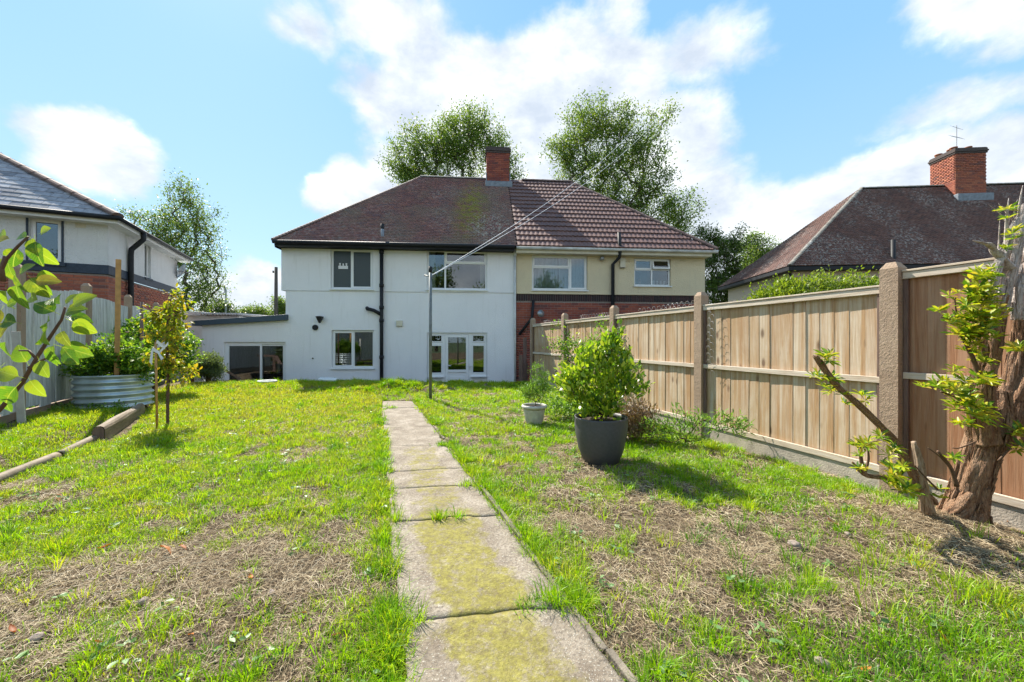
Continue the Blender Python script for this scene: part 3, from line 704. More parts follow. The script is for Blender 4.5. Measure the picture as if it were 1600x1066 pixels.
# concrete path in cast bays with open cracks
path = tag(MB().add([(path_l(-3), -3, -.03), (path_r(-3), -3, -.03), (path_r(7.3), 7.3, -.03), (path_l(7.3), 7.3, -.03)], [(0, 1, 2, 3)]).build('path', 'dark_soil'), kind='structure')
cuts = [-3, -.9, .62, 1.60, 2.46, 2.98, 3.38, 4.13, 5.05, 5.66, 6.5, 7.25]
SK = [0, .02, .05, .10, .10, .06, .10, -.05, .12, .03, .1, .0]
for i in range(len(cuts)-1):
    gp = [.003, .003, .003, .004, .004, .0012, .0012, .0025, .001, .001, .001, .001]; ya, yb_ = cuts[i]+gp[i], cuts[i+1]-gp[i+1]; n_ = 34; nn_ = max(4, int((yb_-ya)/.025)); mb = MB(); ph = random.random()*9; tl = random.uniform(-.003, .003)
    gridz = {}
    for r_ in range(nn_+1):
        for c_ in range(n_+1):
            v = r_/nn_; u = c_/n_; yy = ya+(yb_-ya)*v
            l, rr = path_l(yy), path_r(yy); far = float(np.clip((yy-5.6)/1.7, 0, 1))
            l += .030*(fbm(yy, 3+0*yy, .30, 4, 5)-.5)+.025+.02*(float(vnoise(yy, 2, .03, 5))-.5); rr += .03*(fbm(yy, 7+0*yy, .22, 5, 5)-.5)-.015+.015*(float(vnoise(yy, 9, .03, 5))-.5) - far*.02*float(fbm(yy, 1, .4, 8))
            if i == len(cuts)-2: pass
            xx = l+(rr-l)*u; wob = .035*(float(fbm(xx, i*5.0, .16, 33))-.5)
            yy += SK[i]*(u-.5)*(1-v)+SK[i+1]*(u-.5)*v; wob *= 1.6
            if r_ == 0: yy += wob if i else 0
            if r_ == nn_: yy += .056*(float(fbm(xx, (i+1)*5.0, .16, 33))-.5)
            z = .018 + tl*(v-.5)*2 + .010*(float(fbm(xx, yy, .07, 6))-.5) + .012*(float(fbm(xx, yy, .7, 7))-.5)
            ed = min(c_, n_-c_, r_*1.5, (nn_-r_)*1.5)
            if ed < 1: z -= (.004 if i < 4 else .0015)
            mb.v.append((xx, yy, z))
    w1 = n_+1
    for r_ in range(nn_):
        for c_ in range(n_): a = r_*w1+c_; mb.f.append((a, a+1, a+w1+1, a+w1))
    ring = [c_ for c_ in range(w1)] + [r_*w1+n_ for r_ in range(1, nn_+1)] + [nn_*w1+c_ for c_ in range(n_-1, -1, -1)] + [r_*w1 for r_ in range(nn_-1, 0, -1)]
    k0 = len(mb.v)
    for a in ring: x_, y_, z_ = mb.v[a]; mb.v.append((x_, y_, z_-.05))
    for a in range(len(ring)): b2 = (a+1) % len(ring); mb.f.append((ring[b2], ring[a], k0+a, k0+b2))
    mb.build('slab', 'path_concrete', path, True)
# thin kerb along the right of the path
y_ = -1.0
while y_ < 4.9:
    L = random.uniform(.55, .92); a = Vector((path_r(y_)+.03, y_, 0)); b2 = Vector((path_r(y_+L-.012)+.03, y_+L-.012, 0)); mb = MB()
    for p in (a, b2):
        mb.v += [(p.x-.014, p.y, -.06), (p.x+.014, p.y, -.06), (p.x+.014, p.y, .026), (p.x-.012, p.y, .022)]
    mb.f += [(0, 1, 2, 3), (7, 6, 5, 4), (3, 2, 6, 7), (0, 3, 7, 4), (1, 5, 6, 2)]
    kb = mb.build('kerb', 'kerb_stone', path, bevel=.004); kb.location.z = -random.choice((0, .004, .012, .022)); kb.location.x = random.uniform(-.006, .006); y_ += L

# ------------------------------------------------------------------ the pair of semi-detached houses
HF = Frame(.14, 12.3, R(5)); HO = (.14, 12.3, GZ); HA = R(5)
white = empty('house', HO, HA, 'white rendered half of the semi-detached pair with old mossy plain tile roof', 'house', 'houses around the garden')
cream = empty('house', HO, HA, 'cream pebbledash and red brick half of the semi-detached pair with brown interlocking roof tiles', 'house', 'houses around the garden')
hr = lambda *a, c=0.0: rect(HF, *a, c=c)
W1 = hr(517, 389, 583, 452); W2 = hr(667, 391, 761, 453); W3 = hr(518, 516, 584.5, 575.5); FD = hr(667, 520, 761, 600)
SD = hr(350, 534.5, 449, 612)
fdb = 0.06; FD = (FD[0], FD[1], fdb, FD[3]); SD = (SD[0], SD[1], .06, SD[3])
SL, ZB = HF.hit(440, 456)[0], HF.hit(620, 456)[1]-GZ
Ztop = 4.10-GZ
EXL = HF.hit(316, 540)[0]; EXZ = HF.hit(446, 499)[1]-GZ
wall_holes('wall', 'white_render', white, SL, -.01, ZB, Ztop, [W1, W2], yp=-.022, thick=.3)
wall_holes('wall', 'white_render', white, EXL, -.01, 0, ZB, [h for h in (W3, FD)] + [SD] if False else [W3, FD], yp=0.0) if False else None
wall_holes('wall', 'white_render', white, SL+.12, -.01, 0, ZB-.004, [W3, FD], yp=0.0, thick=.3)
# side wall upper floor
MB().box(SL, .28, 0, SL+.25, 7.2, Ztop).build('side_wall', 'white_render', white)
# single storey extension: sloping top edge, opening for the sliding door
zl = HF.hit(318, 508)[1]-GZ
ext = MB(); d = .12
a0, a1, c0, c1 = SD
pts = lambda y_: [(EXL, y_, 0), (a0, y_, 0), (a0, y_, c1), (a1, y_, c1), (a1, y_, 0), (SL+.12, y_, 0), (SL+.12, y_, EXZ), (EXL, y_, zl)]
# door spans up to the main wall line
a1 = min(a1, SL+.115)
ext.add([(EXL, 0, 0), (a0, 0, 0), (a0, 0, c1), (a0, 0, zl+(EXZ-zl)*(a0-EXL)/(SL+.12-EXL)), (EXL, 0, zl)], [(0, 1, 2, 3, 4)])
ext.add([(a0, 0, c1), (SL+.12, 0, c1), (SL+.12, 0, EXZ), (a0, 0, zl+(EXZ-zl)*(a0-EXL)/(SL+.12-EXL))], [(0, 1, 2, 3)])
ext.add([(a0, 0, 0), (a0, d, 0), (a0, d, c1), (a0, 0, c1)], [(0, 1, 2, 3)]); ext.add([(a0, 0, c1), (a0, d, c1), (a1, d, c1), (a1, 0, c1)], [(0, 1, 2, 3)])
ext.add([(EXL, 0, 0), (EXL, 4, 0), (EXL, 4, zl), (EXL, 0, zl)], [(3, 2, 1, 0)])
ext.build('extension_wall', 'white_render', white)
er = MB(); x0, x1 = EXL-.18, SL+.20
er.add([(x0, -.16, zl-.03), (x1, -.16, EXZ-.03), (x1, -.16, EXZ+.14), (x0, -.16, zl+.12), (x0, 4, zl-.03), (x1, 4, EXZ-.03), (x1, 4, EXZ+.14), (x0, 4, zl+.12)],
       [(0, 1, 2, 3), (4, 7, 6, 5), (3, 2, 6, 7), (1, 5, 6, 2), (0, 3, 7, 4), (0, 4, 5, 1)])
er.build('extension_roof', 'slate_fascia', white, bevel=.006)
# sliding door
sdm = MB(); frame_rect(sdm, a0+.004, a1-.002, c0, c1-.004, .06, .05, .115)
sd = sdm.build('sliding_door', 'white_upvc', white)
midx = HF.hit(406, 560)[0]
for (u0, u1, yy, nm) in ((a0+.06, midx+.03, .052, 1), (midx-.03, a1-.06, .082, 2)):
    f_ = MB(); frame_rect(f_, u0, u1, c0+.06, c1-.065, .055, yy, yy+.03); f_.build('sash', 'white_upvc', sd)
    MB().box(u0+.056, yy+.012, c0+.115, u1-.056, yy+.018, c1-.12).build('pane', 'glass', sd)
MB().box(a0+.10, .02, 1.0, a0+.13, .05, 1.2).build('handle', 'white_trim', sd, bevel=.005)
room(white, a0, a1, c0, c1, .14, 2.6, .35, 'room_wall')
window(white, W1, [(0, .48, 0, 1, 'f'), (.48, 1, 0, 1, 's')], yp=-.022, glassmat='obscured_glass', label='upstairs window with dark obscured glass')
# a small white sticker silhouette on the obscured pane
sx0, sz0 = HF.hit(528, 420)[0], HF.hit(528, 420)[1]-GZ
st = MB(); st.box(sx0, .036, sz0, sx0+.29, .040, sz0+.10)
for i in range(3): st.box(sx0+.03+i*.095, .036, sz0+.102, sx0+.07+i*.095, .040, sz0+.13+.04*(i % 2)); st.lathe([(.001, 0), (.022, .01)], 6) if False else None
for i in (0, 2): st.box(sx0+.025+i*.095, .0355, sz0+.135, sx0+.075+i*.095, .0395, sz0+.18)
st.build('sticker', 'sticker', white)
window(white, W2, [(0, .30, 0, 1, 'f'), (.30, 1, 0, .68, 'f'), (.30, 1, .68, 1, 's')], yp=-.022)
window(white, W3, [(0, .50, 0, 1, 's'), (.50, 1, 0, 1, 'f')], label='ground floor kitchen window')
for r_, yy in ((W2, .12), (W3, .14)): room(white, *r_, yy, 2.6, .4)
for (u, wd) in ((W2[0]+.05, .20), (W2[1]-.22, .17)):
    cm = MB(); N = 12
    for i in range(N+1):
        x_ = u+wd*i/N; y_ = .17+.02*math.sin(i*1.9); cm.v += [(x_, y_, W2[2]-.1), (x_, y_, W2[3]+.05)]
    for i in range(N): cm.f.append((2*i, 2*i+2, 2*i+3, 2*i+1))
    cm.build('curtain', 'net_curtain', white, True)
# french doors with side lights
fw = FD[1]-FD[0]; fx = lambda px_: HF.hit(px_, 560)[0]; fz = lambda py_: HF.hit(710, py_)[1]-GZ
dm = MB(); e_ = .004; y0, y1 = .05, .115
dm.box(FD[0]+e_, y0, FD[3]-.06, FD[1]-e_, y1, FD[3]-e_)
for (p0_, p1_) in ((667.4, 671.5), (691, 695.5), (732.5, 737.5), (757.5, 760.6)): dm.box(fx(p0_), y0, FD[2], fx(p1_), y1, FD[3]-.06)
for (p0_, p1_) in ((671.5, 691), (737.5, 757.5)):
    dm.box(fx(p0_), y0, fz(539), fx(p1_), y1, fz(535)); dm.box(fx(p0_), y0, fz(588), fx(p1_), y1, fz(584)); dm.box(fx(p0_), y0+.02, FD[2], fx(p1_), y1, fz(588))
fd = dm.build('french_door', 'white_upvc', white)
for (p0_, p1_) in ((671.5, 691), (737.5, 757.5)):
    for (q0, q1) in ((523, 535), (539, 584)):
        f_ = MB(); frame_rect(f_, fx(p0_)+.003, fx(p1_)-.003, fz(q1)+.003, fz(q0)-.003, .03, y0-.012, y0+.03); f_.build('sash', 'white_upvc', fd)
        MB().box(fx(p0_)+.03, y0+.02, fz(q1)+.03, fx(p1_)-.03, y0+.026, fz(q0)-.03).build('pane', 'glass', fd)
    MB().box(fx(p0_)-.05, -.05, fz(588)-.035, fx(p1_)+.05, .05, fz(588)).build('sill', 'white_upvc', fd, bevel=.004)
f_ = MB(); a_, b_ = fx(695.5)+.005, fx(732.5)-.005; zt = fz(523)-.005
f_.box(a_, y0-.015, FD[2]+.02, a_+.085, y0+.04, zt); f_.box(b_-.085, y0-.015, FD[2]+.02, b_, y0+.04, zt); f_.box(a_+.085, y0-.015, zt-.085, b_-.085, y0+.04, zt)
f_.box(a_+.085, y0-.015, fz(582), b_-.085, y0+.04, fz(578)); f_.box(a_+.085, y0+.01, FD[2]+.02, b_-.085, y0+.04, fz(582))
leaf_ = f_.build('door', 'white_upvc', fd, bevel=.003)
MB().box(a_+.087, y0+.012, fz(578), b_-.087, y0+.018, zt-.087).build('pane', 'glass', fd)
MB().box(a_+.13, y0-.006, fz(594), b_-.13, y0+.008, fz(589)).build('moulding', 'white_upvc', fd, bevel=.004)
for px_, py_ in ((699.5, 571.5), (733.5, 573)):
    h = MB().box(fx(px_)-.015, y0-.03, fz(py_)-.09, fx(px_)+.015, y0-.014, fz(py_)+.09); h.box(fx(px_)-.01, y0-.055, fz(py_)-.01, fx(px_)+.10, y0-.04, fz(py_)+.015); h.build('handle', 'white_trim', fd)
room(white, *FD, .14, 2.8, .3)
# things seen inside the extension through the glass
pl_ = lambda lx, ly, lz: (HO[0]+lx*math.cos(HA)-ly*math.sin(HA), HO[1]+lx*math.sin(HA)+ly*math.cos(HA), HO[2]+lz)
vx = HF.hit(434, 560, 1.2)[0]
vase = MB().lathe([(.001, .02), (.07, .02), (.05, .1), (.055, .25), (.10, .36), (.085, .36), (.04, .25), (.001, .25)], 16).build('vase', 'white_trim', None, True, loc=pl_(vx, 1.25, .75)); tag(vase, 'white vase on the table behind the sliding door', 'vase')
tb = empty('table', pl_(vx, 1.25, 0), HA, 'dark table behind the right pane of the sliding door', 'table')
MB().box(-.45, -.35, .71, .45, .35, .75).build('tabletop', 'chair_black', tb, bevel=.004)
for sx_ in (-1, 1):
    for sy_ in (-1, 1): MB().box(sx_*.4-.025, sy_*.3-.025, .0, sx_*.4+.025, sy_*.3+.025, .708).build('leg', 'chair_black', tb)
ch = empty('chair', pl_(HF.hit(428, 590, .75)[0], .68, 0), HA, 'black upholstered chair behind the sliding door', 'chair')
MB().box(-.22, -.22, .42, .22, .22, .50).build('seat', 'chair_black', ch, bevel=.02)
bkm = MB(); N = 10
for i in range(N+1):
    th = math.pi*(i/N); bkm.v += [(-.24*math.cos(th), -.20-.04*math.sin(th), .52), (-.24*math.cos(th), -.20-.04*math.sin(th), .60+.32*math.sin(th)**.5)]
for i in range(N): bkm.f.append((2*i, 2*i+2, 2*i+3, 2*i+1))
bk = bkm.build('backrest', 'chair_black', ch); md = bk.modifiers.new('s', 'SOLIDIFY'); md.thickness = .04
for sx_ in (-1, 1):
    for sy_ in (-1, 1): MB().tube([(sx_*.19, sy_*.19, 0), (sx_*.18, sy_*.18, .42)], .015, 6).build('leg', 'chair_black', ch)
np_ = 26; P = np.tile(np.array(pl_(vx, 1.25, 1.08)), (np_, 1)); D = rng.normal(0, 1, (np_, 3)); D[:, 2] = np.abs(D[:, 2])*.6+.25
hp = empty('houseplant', pl_(vx, 1.25, 1.1), 0, 'leafy houseplant in the white vase indoors', 'plant')
scatter_leaves('foliage', 'lance', P-np.array(hp.location), D, rng.uniform(.25, .38, np_), 'herb_leaf', hp)
pf = empty('picture', pl_(HF.hit(433, 545, 2.55)[0], 2.68, 1.45), HA, 'black framed picture on the back wall of the extension', 'picture')
f_ = MB(); frame_rect(f_, -.30, .30, 0, .5, .04, 0, .03); f_.build('frame', 'picture_frame', pf); MB().box(-.26, .015, .04, .26, .02, .46).build('print', 'room_wall', pf)

# wall fittings
def loc_on(px_, py_, c=0.0): s_, z_ = HF.hit(px_, py_, c); return s_, z_-GZ
s_, z_ = loc_on(597.3, 500); sp = MB()
sp.tube([(s_, -.09, .05), (s_, -.09, Ztop-.10)], .055, 12); soil = sp.build('soil_pipe', 'black_plastic', white, True)
for py_ in (395, 447, 481, 501, 558):
    z_ = loc_on(597, py_)[1]; MB().tube([(s_, -.09, z_-.05), (s_, -.09, z_+.05)], .072, 12).build('pipe_collar', 'black_plastic', soil, True)
b0 = loc_on(575, 483); b1 = loc_on(596, 490)
MB().tube([(b0[0]-.02, -.02, b0[1]+.03), (b0[0], -.09, b0[1]), ((b0[0]+b1[0])/2, -.10, (b0[1]+b1[1])/2+.02), (b1[0], -.09, b1[1]-.03)], [.055, .055, .052, .055], 12).build('branch_pipe', 'black_plastic', soil, True)
l_ = loc_on(502, 500); lm = MB().lathe([(.001, .11), (.125, .10), (.115, .07), (.03, -.10), (.001, -.11)], 4, (0, 0)); o = lm.build('wall_lamp', 'black_plastic', white, loc=(l_[0], -.12, l_[1])); o.rotation_euler = (0, 0, R(45))
l_ = loc_on(493, 512); vt = MB().tube([(0, -.04, 0), (0, .02, 0)], .085, 20); vt.build('round_vent', 'black_plastic', white, loc=(l_[0], 0, l_[1]))
l_ = loc_on(624.5, 505.5); MB().box(-.095, -.07, -.09, .095, 0, .09).build('white_box', 'cream_trim', white, bevel=.015, loc=(l_[0], 0, l_[1]))
l_ = loc_on(489, 560); MB().tube([(0, -.03, 0), (0, .0, 0)], .02, 8).build('tap_hole', 'black_plastic', white, loc=(l_[0], 0, l_[1]))
l_ = loc_on(806, 400); dp = MB().tube([(-.05, -.07, .05), (-.05, -.07, Ztop-.02)], .034, 10); dpo = dp.build('downpipe', 'white_gutter', white, True)
MB().box(-.10, -.12, Ztop-.25, 0, -.02, Ztop-.02).build('hopper', 'white_gutter', dpo, bevel=.01)

# roofs
OV = .34; EL_ = HF.hit(428, 381, -OV)[0]; ER_ = HF.hit(1119, 396, -OV)[0]
RY = 3.55; ZE = 4.12-GZ; ZR = HF.hit(780, 281, RY)[1]-GZ; RL = HF.hit(657, 280, RY)[0]; RR = HF.hit(893, 281, RY)[0]; BY = 2*RY+OV
def roof_base(parent, x0, x1, hip_x, side, mat='dark_gap'):
    mb = MB(); zz = ZE-.02; zr = ZR-.03
    if side < 0: mb.add([(x0, -OV, zz), (x1, -OV, zz), (x1, RY, zr), (hip_x, RY, zr), (x0, BY, zz), (x1, BY, zz)], [(0, 1, 2, 3), (0, 3, 4), (3, 2, 5, 4), (0, 4, 5, 1)])
    else: mb.add([(x0, -OV, zz), (x1, -OV, zz), (hip_x, RY, zr), (x0, RY, zr), (x0, BY, zz), (x1, BY, zz)], [(0, 1, 2, 3), (1, 5, 2), (3, 2, 5, 4), (0, 4, 5, 1)])
    return mb.build('roof', mat, parent)
PX = -.03     # party line of the two coverings
rw = roof_base(white, EL_, PX-.001, RL, -1); rc = roof_base(cream, PX+.001, ER_, RR, 1)
upv = (0, RY+OV, ZR-ZE); SLN = math.hypot(RY+OV, ZR-ZE)
lay_tiles(rw, 'plain_tile', (0, -OV-.03, ZE-.02), (1, 0, 0), upv, SLN, lambda b_: EL_-.03+(RL-EL_)*b_/SLN, lambda b_: PX+.02-(.03 if int(b_*10) % 2 else 0), name='plain_tiles')
hl = math.hypot(RL-EL_, ZR-ZE)
lay_tiles(rw, 'plain_tile', (EL_-.03, 0, ZE-.02), (0, 1, 0), (RL-EL_, 0, ZR-ZE), hl, lambda b_: -OV+(RY+OV)*b_/hl, lambda b_: BY-(BY-RY)*b_/hl, name='plain_tiles')
ridge_line(rw, 'ridge_tile_grey', (RL, RY, ZR), (PX-.2, RY, ZR), .3, .11)
ridge_line(rw, 'ridge_tile_brown', (EL_-.03, -OV-.03, ZE+.02), (RL, RY, ZR-.02), .105, .085, 'bonnet_tile')
# interlocking double-roll tiles on the cream half
im = MB(); TW, TG = .30, .335; N = 10
prof = [(i/N*TW, 0.012+.016*(.5-.5*math.cos(2*math.pi*2*i/N))) for i in range(N+1)]
for (b_, dh) in ((-.012, .042), (TG+.02, .0)):
    for (a, h) in prof: im.v.append((a, b_, h+dh))
for (a, h) in prof: im.v.append((a, -.012, .0))
for i in range(N): im.f.append((i, i+1, N+2+i, N+1+i)); im.f.append((2*N+2+i, 2*N+3+i, i+1, i))
ime = im.mesh('roof_tile', 'interlocking_tile', False)
nt = tile_objects(rc, 'interlocking_tile', (0, -OV-.02, ZE-.02), (1, 0, 0), upv, SLN-.05, lambda b_: PX+.02, lambda b_: ER_+(RR-ER_)*b_/SLN-.02, TW, TG, ime, half=False)
hl2 = math.hypot(ER_-RR, ZR-ZE)
lay_tiles(rc, 'plain_tile_old', (ER_, 0, ZE-.02), (0, 1, 0), (RR-ER_, 0, ZR-ZE), hl2, lambda b_: -OV+(RY+OV)*b_/hl2, lambda b_: BY-(BY-RY)*b_/hl2, w_=.3, g=.33, th=.02, name='hip_tiles')
ridge_line(rc, 'ridge_tile_brown', (PX+.6, RY, ZR+.01), (RR, RY, ZR+.01), .4, .12)
ridge_line(rc, 'ridge_tile_brown', (ER_+.02, -OV-.02, ZE+.03), (RR, RY, ZR), .4, .11, 'hip_tile')
# gutters, fascia
g_ = MB(); g_.box(EL_+.02, -OV-.02, ZE-.155, PX-.06, -OV+.0, ZE-.045); g_.box(EL_+.02, -OV, ZE-.155, PX-.06, -.02, ZE-.135); fa = g_.build('fascia', 'black_plastic', white)
MB().tube([(EL_+.0, -OV-.07, ZE-.05), (PX-.05, -OV-.07, ZE-.05)], .055, 10).build('gutter', 'black_plastic', white, True)
g_ = MB(); g_.box(PX+.0, -OV+.06, ZE-.20, ER_-.1, -OV+.08, ZE-.045); g_.box(PX, -OV+.08, ZE-.20, ER_-.1, -.02, ZE-.175); g_.box(ER_-.12, -OV+.08, ZE-.20, ER_-.1, BY, ZE-.04); g_.build('fascia', 'cream_trim', cream)
MB().tube([(PX, -OV-.0, ZE-.055), (ER_+.05, -OV-.0, ZE-.055)], .052, 10).build('gutter', 'white_gutter', cream, True)
MB().box(EL_+.02, -OV, ZE-.20, EL_+.04, BY, ZE-.05).build('side_fascia', 'black_plastic', white)
# roof vent pipe (white half)
s_, z_ = HF.hit(597.5, 378, -.1)[0], HF.hit(597.5, 378, -.1)[1]-GZ
vp = MB().tube([(s_, -.09, Ztop-.12), (s_, -.09, ZE+.62)], .05, 12).build('vent_pipe', 'lead', rw, True)
MB().tube([(s_, -.09, ZE+.40), (s_, -.09, ZE+.64)], [.045, .06], 12).build('vent_cap', 'black_plastic', vp, True)
# shared chimney on the ridge
cx0 = HF.hit(760.5, 260, RY-.25)[0]; cx1 = HF.hit(795.5, 260, RY-.25)[0]; czt = HF.hit(777, 233, RY-.3)[1]-GZ
ch_ = chimney(white, cx0, cx1, RY-.42, RY+.42, ZR-.75, czt, 'brick_red', [(.25, .5, .12), (.75, .5, .14)])
fl = MB(); fl.box(cx0-.06, RY-.60, ZR-.52, cx1+.10, RY-.40, ZR-.30); fl.box(cx1, RY-.45, ZR-.5, cx1+.04, RY+.3, ZR-.02+.1); fl.box(cx0-.03, RY-.45, ZR-.5, cx0, RY+.3, ZR+.08); fl.build('flashing', 'lead', rw, bevel=.01)

# cream half: walls
W4 = hr(831, 399, 918, 453.5); W5 = hr(991, 404, 1048, 447)
CR = HF.hit(1101.5, 430)[0]; CB = HF.hit(950, 459)[1]-GZ; CB2 = HF.hit(950, 465.5)[1]-GZ
wall_holes('wall', 'cream_pebbledash', cream, .0, CR, CB, Ztop, [W4, W5], yp=-.0, thick=.3)
MB().box(-.0, -.03, CB-.04, CR+.04, .1, CB+.012).build('render_drip', 'cream_pebbledash', cream, bevel=.01)
MB().box(.0, .012, 0, CR-.01, .3, CB-.042).build('lower_wall', 'mortar', cream)
MB().box(CR-.27, .301, 0, CR-.012, 7.2, Ztop).build('side_wall', 'cream_pebbledash', cream)
sme = brick_mesh('brick_blue', .065, .215); x_ = .0; i = 0
zs_ = CB2-.10
while x_ < CR-.07:
    mw = Matrix.Translation((x_, .006-.006, CB-.26)); link('soldier_brick', sme, cream, mw); x_ += .075
bricks(cream, 'brick_red', .0, CR, .02, CB-.27, .012, limit=300, prefer=lambda c: -(c[2]))
window(cream, W4, [(0, .68, 0, .66, 'f'), (0, .68, .66, 1, 's'), (.68, 1, 0, 1, 's')], yp=-.0, t_=.06, label='upstairs bedroom window with pale blue curtains')
window(cream, W5, [(0, .5, 0, .60, 'f'), (.5, 1, 0, .60, 'f'), (0, .5, .60, 1, 's'), (.5, 1, .60, 1, 'o')], yp=-.0, t_=.05, label='small window with its right top light pushed open')
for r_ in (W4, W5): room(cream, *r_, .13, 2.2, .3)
cm = MB(); N = 60
for i in range(N+1):
    x_ = W4[0]+.03+(W4[1]-W4[0]-.06)*i/N; y_ = .19+.02*math.sin(i*1.1+math.sin(i*.5)); cm.v += [(x_, y_, W4[2]-.1), (x_, y_, W4[3]+.05)]
for i in range(N):
    if i not in (29,): cm.f.append((2*i, 2*i+2, 2*i+3, 2*i+1))
cm.build('curtain', 'curtain', cream, True)
l_ = loc_on(1003, 442); MB().lathe([(.001, 0), (.06, 0), (.04, .1), (.055, .17), (.03, .25), (.001, .27)], 12).build('ornament', 'terracotta', cream, True, loc=(l_[0], .2, W5[2]+.01))
for k in range(4): MB().lathe([(.001, 0), (.03, 0), (.03, .16+.03*(k % 2)), (.015, .2), (.001, .21)], 10).build('bottle', 'white_trim', cream, True, loc=(W5[0]+(W5[1]-W5[0])*(.6+.1*k), .2, W5[2]+.01))
# cream half: pipes and boxes
pp = [loc_on(965.5, 372, -.2), loc_on(965.5, 398, -.1), loc_on(958, 413, -.1), loc_on(957.5, 590, -.1)]
MB().tube([(pp[0][0], -.30, pp[0][1]+.15), (pp[1][0], -.30, ZE-.1), (pp[1][0], -.22, ZE-.28), (pp[2][0], -.08, pp[2][1]), (pp[2][0], -.08, .05)], .055, 12).build('soil_pipe', 'black_plastic', cream, True)
l_ = loc_on(967.5, 411); MB().box(-.09, -.07, -.16, .09, 0, .16).build('alarm_box', 'cream_trim', cream, bevel=.01, loc=(l_[0]+.1, 0, l_[1]))
MB().box(.01, -.072, l_[1]-.17, .17, -.004, l_[1]-.162).build('alarm_base', 'black_plastic', cream, loc=(l_[0], 0, 0))
l_ = loc_on(939.5, 405); MB().lathe([(.001, 0), (.07, .0), (.075, .06), (.05, .12), (.001, .13)], 14).build('flood_lamp', 'alu', cream, True, loc=(l_[0], -.09, l_[1]-.05))
for px_ in (979, 1068):
    l_ = loc_on(px_, 407); vm = MB().box(-.10, -.012, -.055, .10, .0, .055)
    for k in range(3): vm.box(-.085, -.02, -.04+k*.03, .085, -.0125, -.028+k*.03)
    vm.build('air_vent', 'cream_pebbledash', cream, loc=(l_[0], 0, l_[1]))
q_ = [loc_on(833, 470), loc_on(831, 497), loc_on(810, 523)]
MB().tube([(q_[0][0], -.05, q_[0][1]), (q_[1][0], -.05, q_[1][1]), (q_[2][0]+.02, -.05, q_[2][1])], .045, 10).build('waste_pipe', 'black_plastic', cream, True)
l_ = loc_on(843, 491); MB().lathe([(.001, .0), (.11, .0), (.12, .03), (.001, .05)], 14).build('satellite_dish', 'alu', cream, True, loc=(l_[0], -.2, l_[1])).rotation_euler = (R(80), 0, R(20))

# ------------------------------------------------------------------ left neighbour
LF = Frame(-10.0, 9.5, math.atan2(.42, .907)); LA = LF.a; LL = 4.6; LW = 9.0
left = empty('house', (-10.0, 9.5, GZ), LA, 'roughcast and red brick neighbouring house on the left with grey slate roof', 'house', 'houses around the garden')
lr = lambda *a: rect(LF, *a); BZ0, BZ1 = 2.80-GZ, 3.02-GZ; LT = 4.15-GZ
LW1 = lr(44, 341, 97, 409); y0w, z0w = LF.hitx(225.5, 433); y1w, z1w = LF.hitx(235, 383)
LW2 = (y0w, y1w, z0w-GZ, z1w-GZ)
wall_holes('wall', 'white_roughcast', left, -LW, 0, BZ1, LT, [LW1], yp=-.0, thick=.25)
wall_holes('side_wall', 'white_roughcast', left, 0.006, LL, BZ1, LT, [LW2], yp=.008, plane='x', thick=.25)
MB().box(-LW, .0, 0, -.012, LL-.01, BZ0-.01).build('lower_wall', 'mortar', left)
bd = MB(); bd.box(-LW, -.03, BZ0, .03, .0, BZ1); bd.box(-.001, .001, BZ0, .03, LL, BZ1); bd.build('band_course', 'blue_band', left)
bricks(left, 'brick_orange', -4.2, 0, .98, BZ0, -.002, limit=180, prefer=lambda c: -c[0])
bricks(left, 'brick_orange', .02, LL, .98, BZ0, -.010, plane='x', limit=120, prefer=lambda c: c[0])
MB().box(-LW, .02, LT, -.02, LL, LT+.02).build('ceiling', 'dark_room', left)
wl = window(left, LW1, [(0, 1, 0, 1, 's')], yp=-.0, t_=.07, sill=False, label='window with black surround')
bl = MB(); frame_rect(bl, LW1[0]-.03, LW1[1]+.03, LW1[2]-.02, LW1[3]+.02, .035, -.02, .0); bl.box(LW1[0]-.08, -.06, LW1[2]-.09, LW1[1]+.08, .0, LW1[2]-.022); bl.build('surround', 'blue_band', wl)
room(left, *LW1, .13, 2.0, .2)
w2m = MB(); y0_, y1_, zz0, zz1 = LW2
w2m.box(-.11, y0_+.004, zz0+.004, -.06, y0_+.06, zz1-.004); w2m.box(-.11, y1_-.06, zz0+.004, -.06, y1_-.004, zz1-.004); w2m.box(-.11, y0_+.06, zz0+.004, -.06, y1_-.06, zz0+.06); w2m.box(-.11, y0_+.06, zz1-.06, -.06, y1_-.06, zz1-.004)
w2 = w2m.build('window', 'white_upvc', left); MB().box(-.09, y0_+.055, zz0+.055, -.085, y1_-.055, zz1-.055).build('pane', 'glass', w2); MB().box(-.02, y0_-.04, zz0-.06, .05, y1_+.04, zz0-.002).build('sill', 'blue_band', w2)
MB().box(-.6, y0_-.3, zz0-.2, -.59, y1_+.3, zz1+.1).build('dark_backing', 'dark_room', left)  # flat dark sheet set behind the side window pane
a_ = LF.hit(118, 349); b2 = LF.hit(134, 357); vm = MB().box(a_[0], -.01, b2[1]-GZ, b2[0], .0, a_[1]-GZ)
for i in range(4):
    for j in range(3):
        w_ = (b2[0]-a_[0])/4; h_ = (a_[1]-b2[1])/3; vm.box(a_[0]+w_*i+.01, -.018, b2[1]-GZ+h_*j+.008, a_[0]+w_*(i+1)-.012, -.0105, b2[1]-GZ+h_*(j+1)-.008)
vm.build('air_vent', 'cream_trim', left)
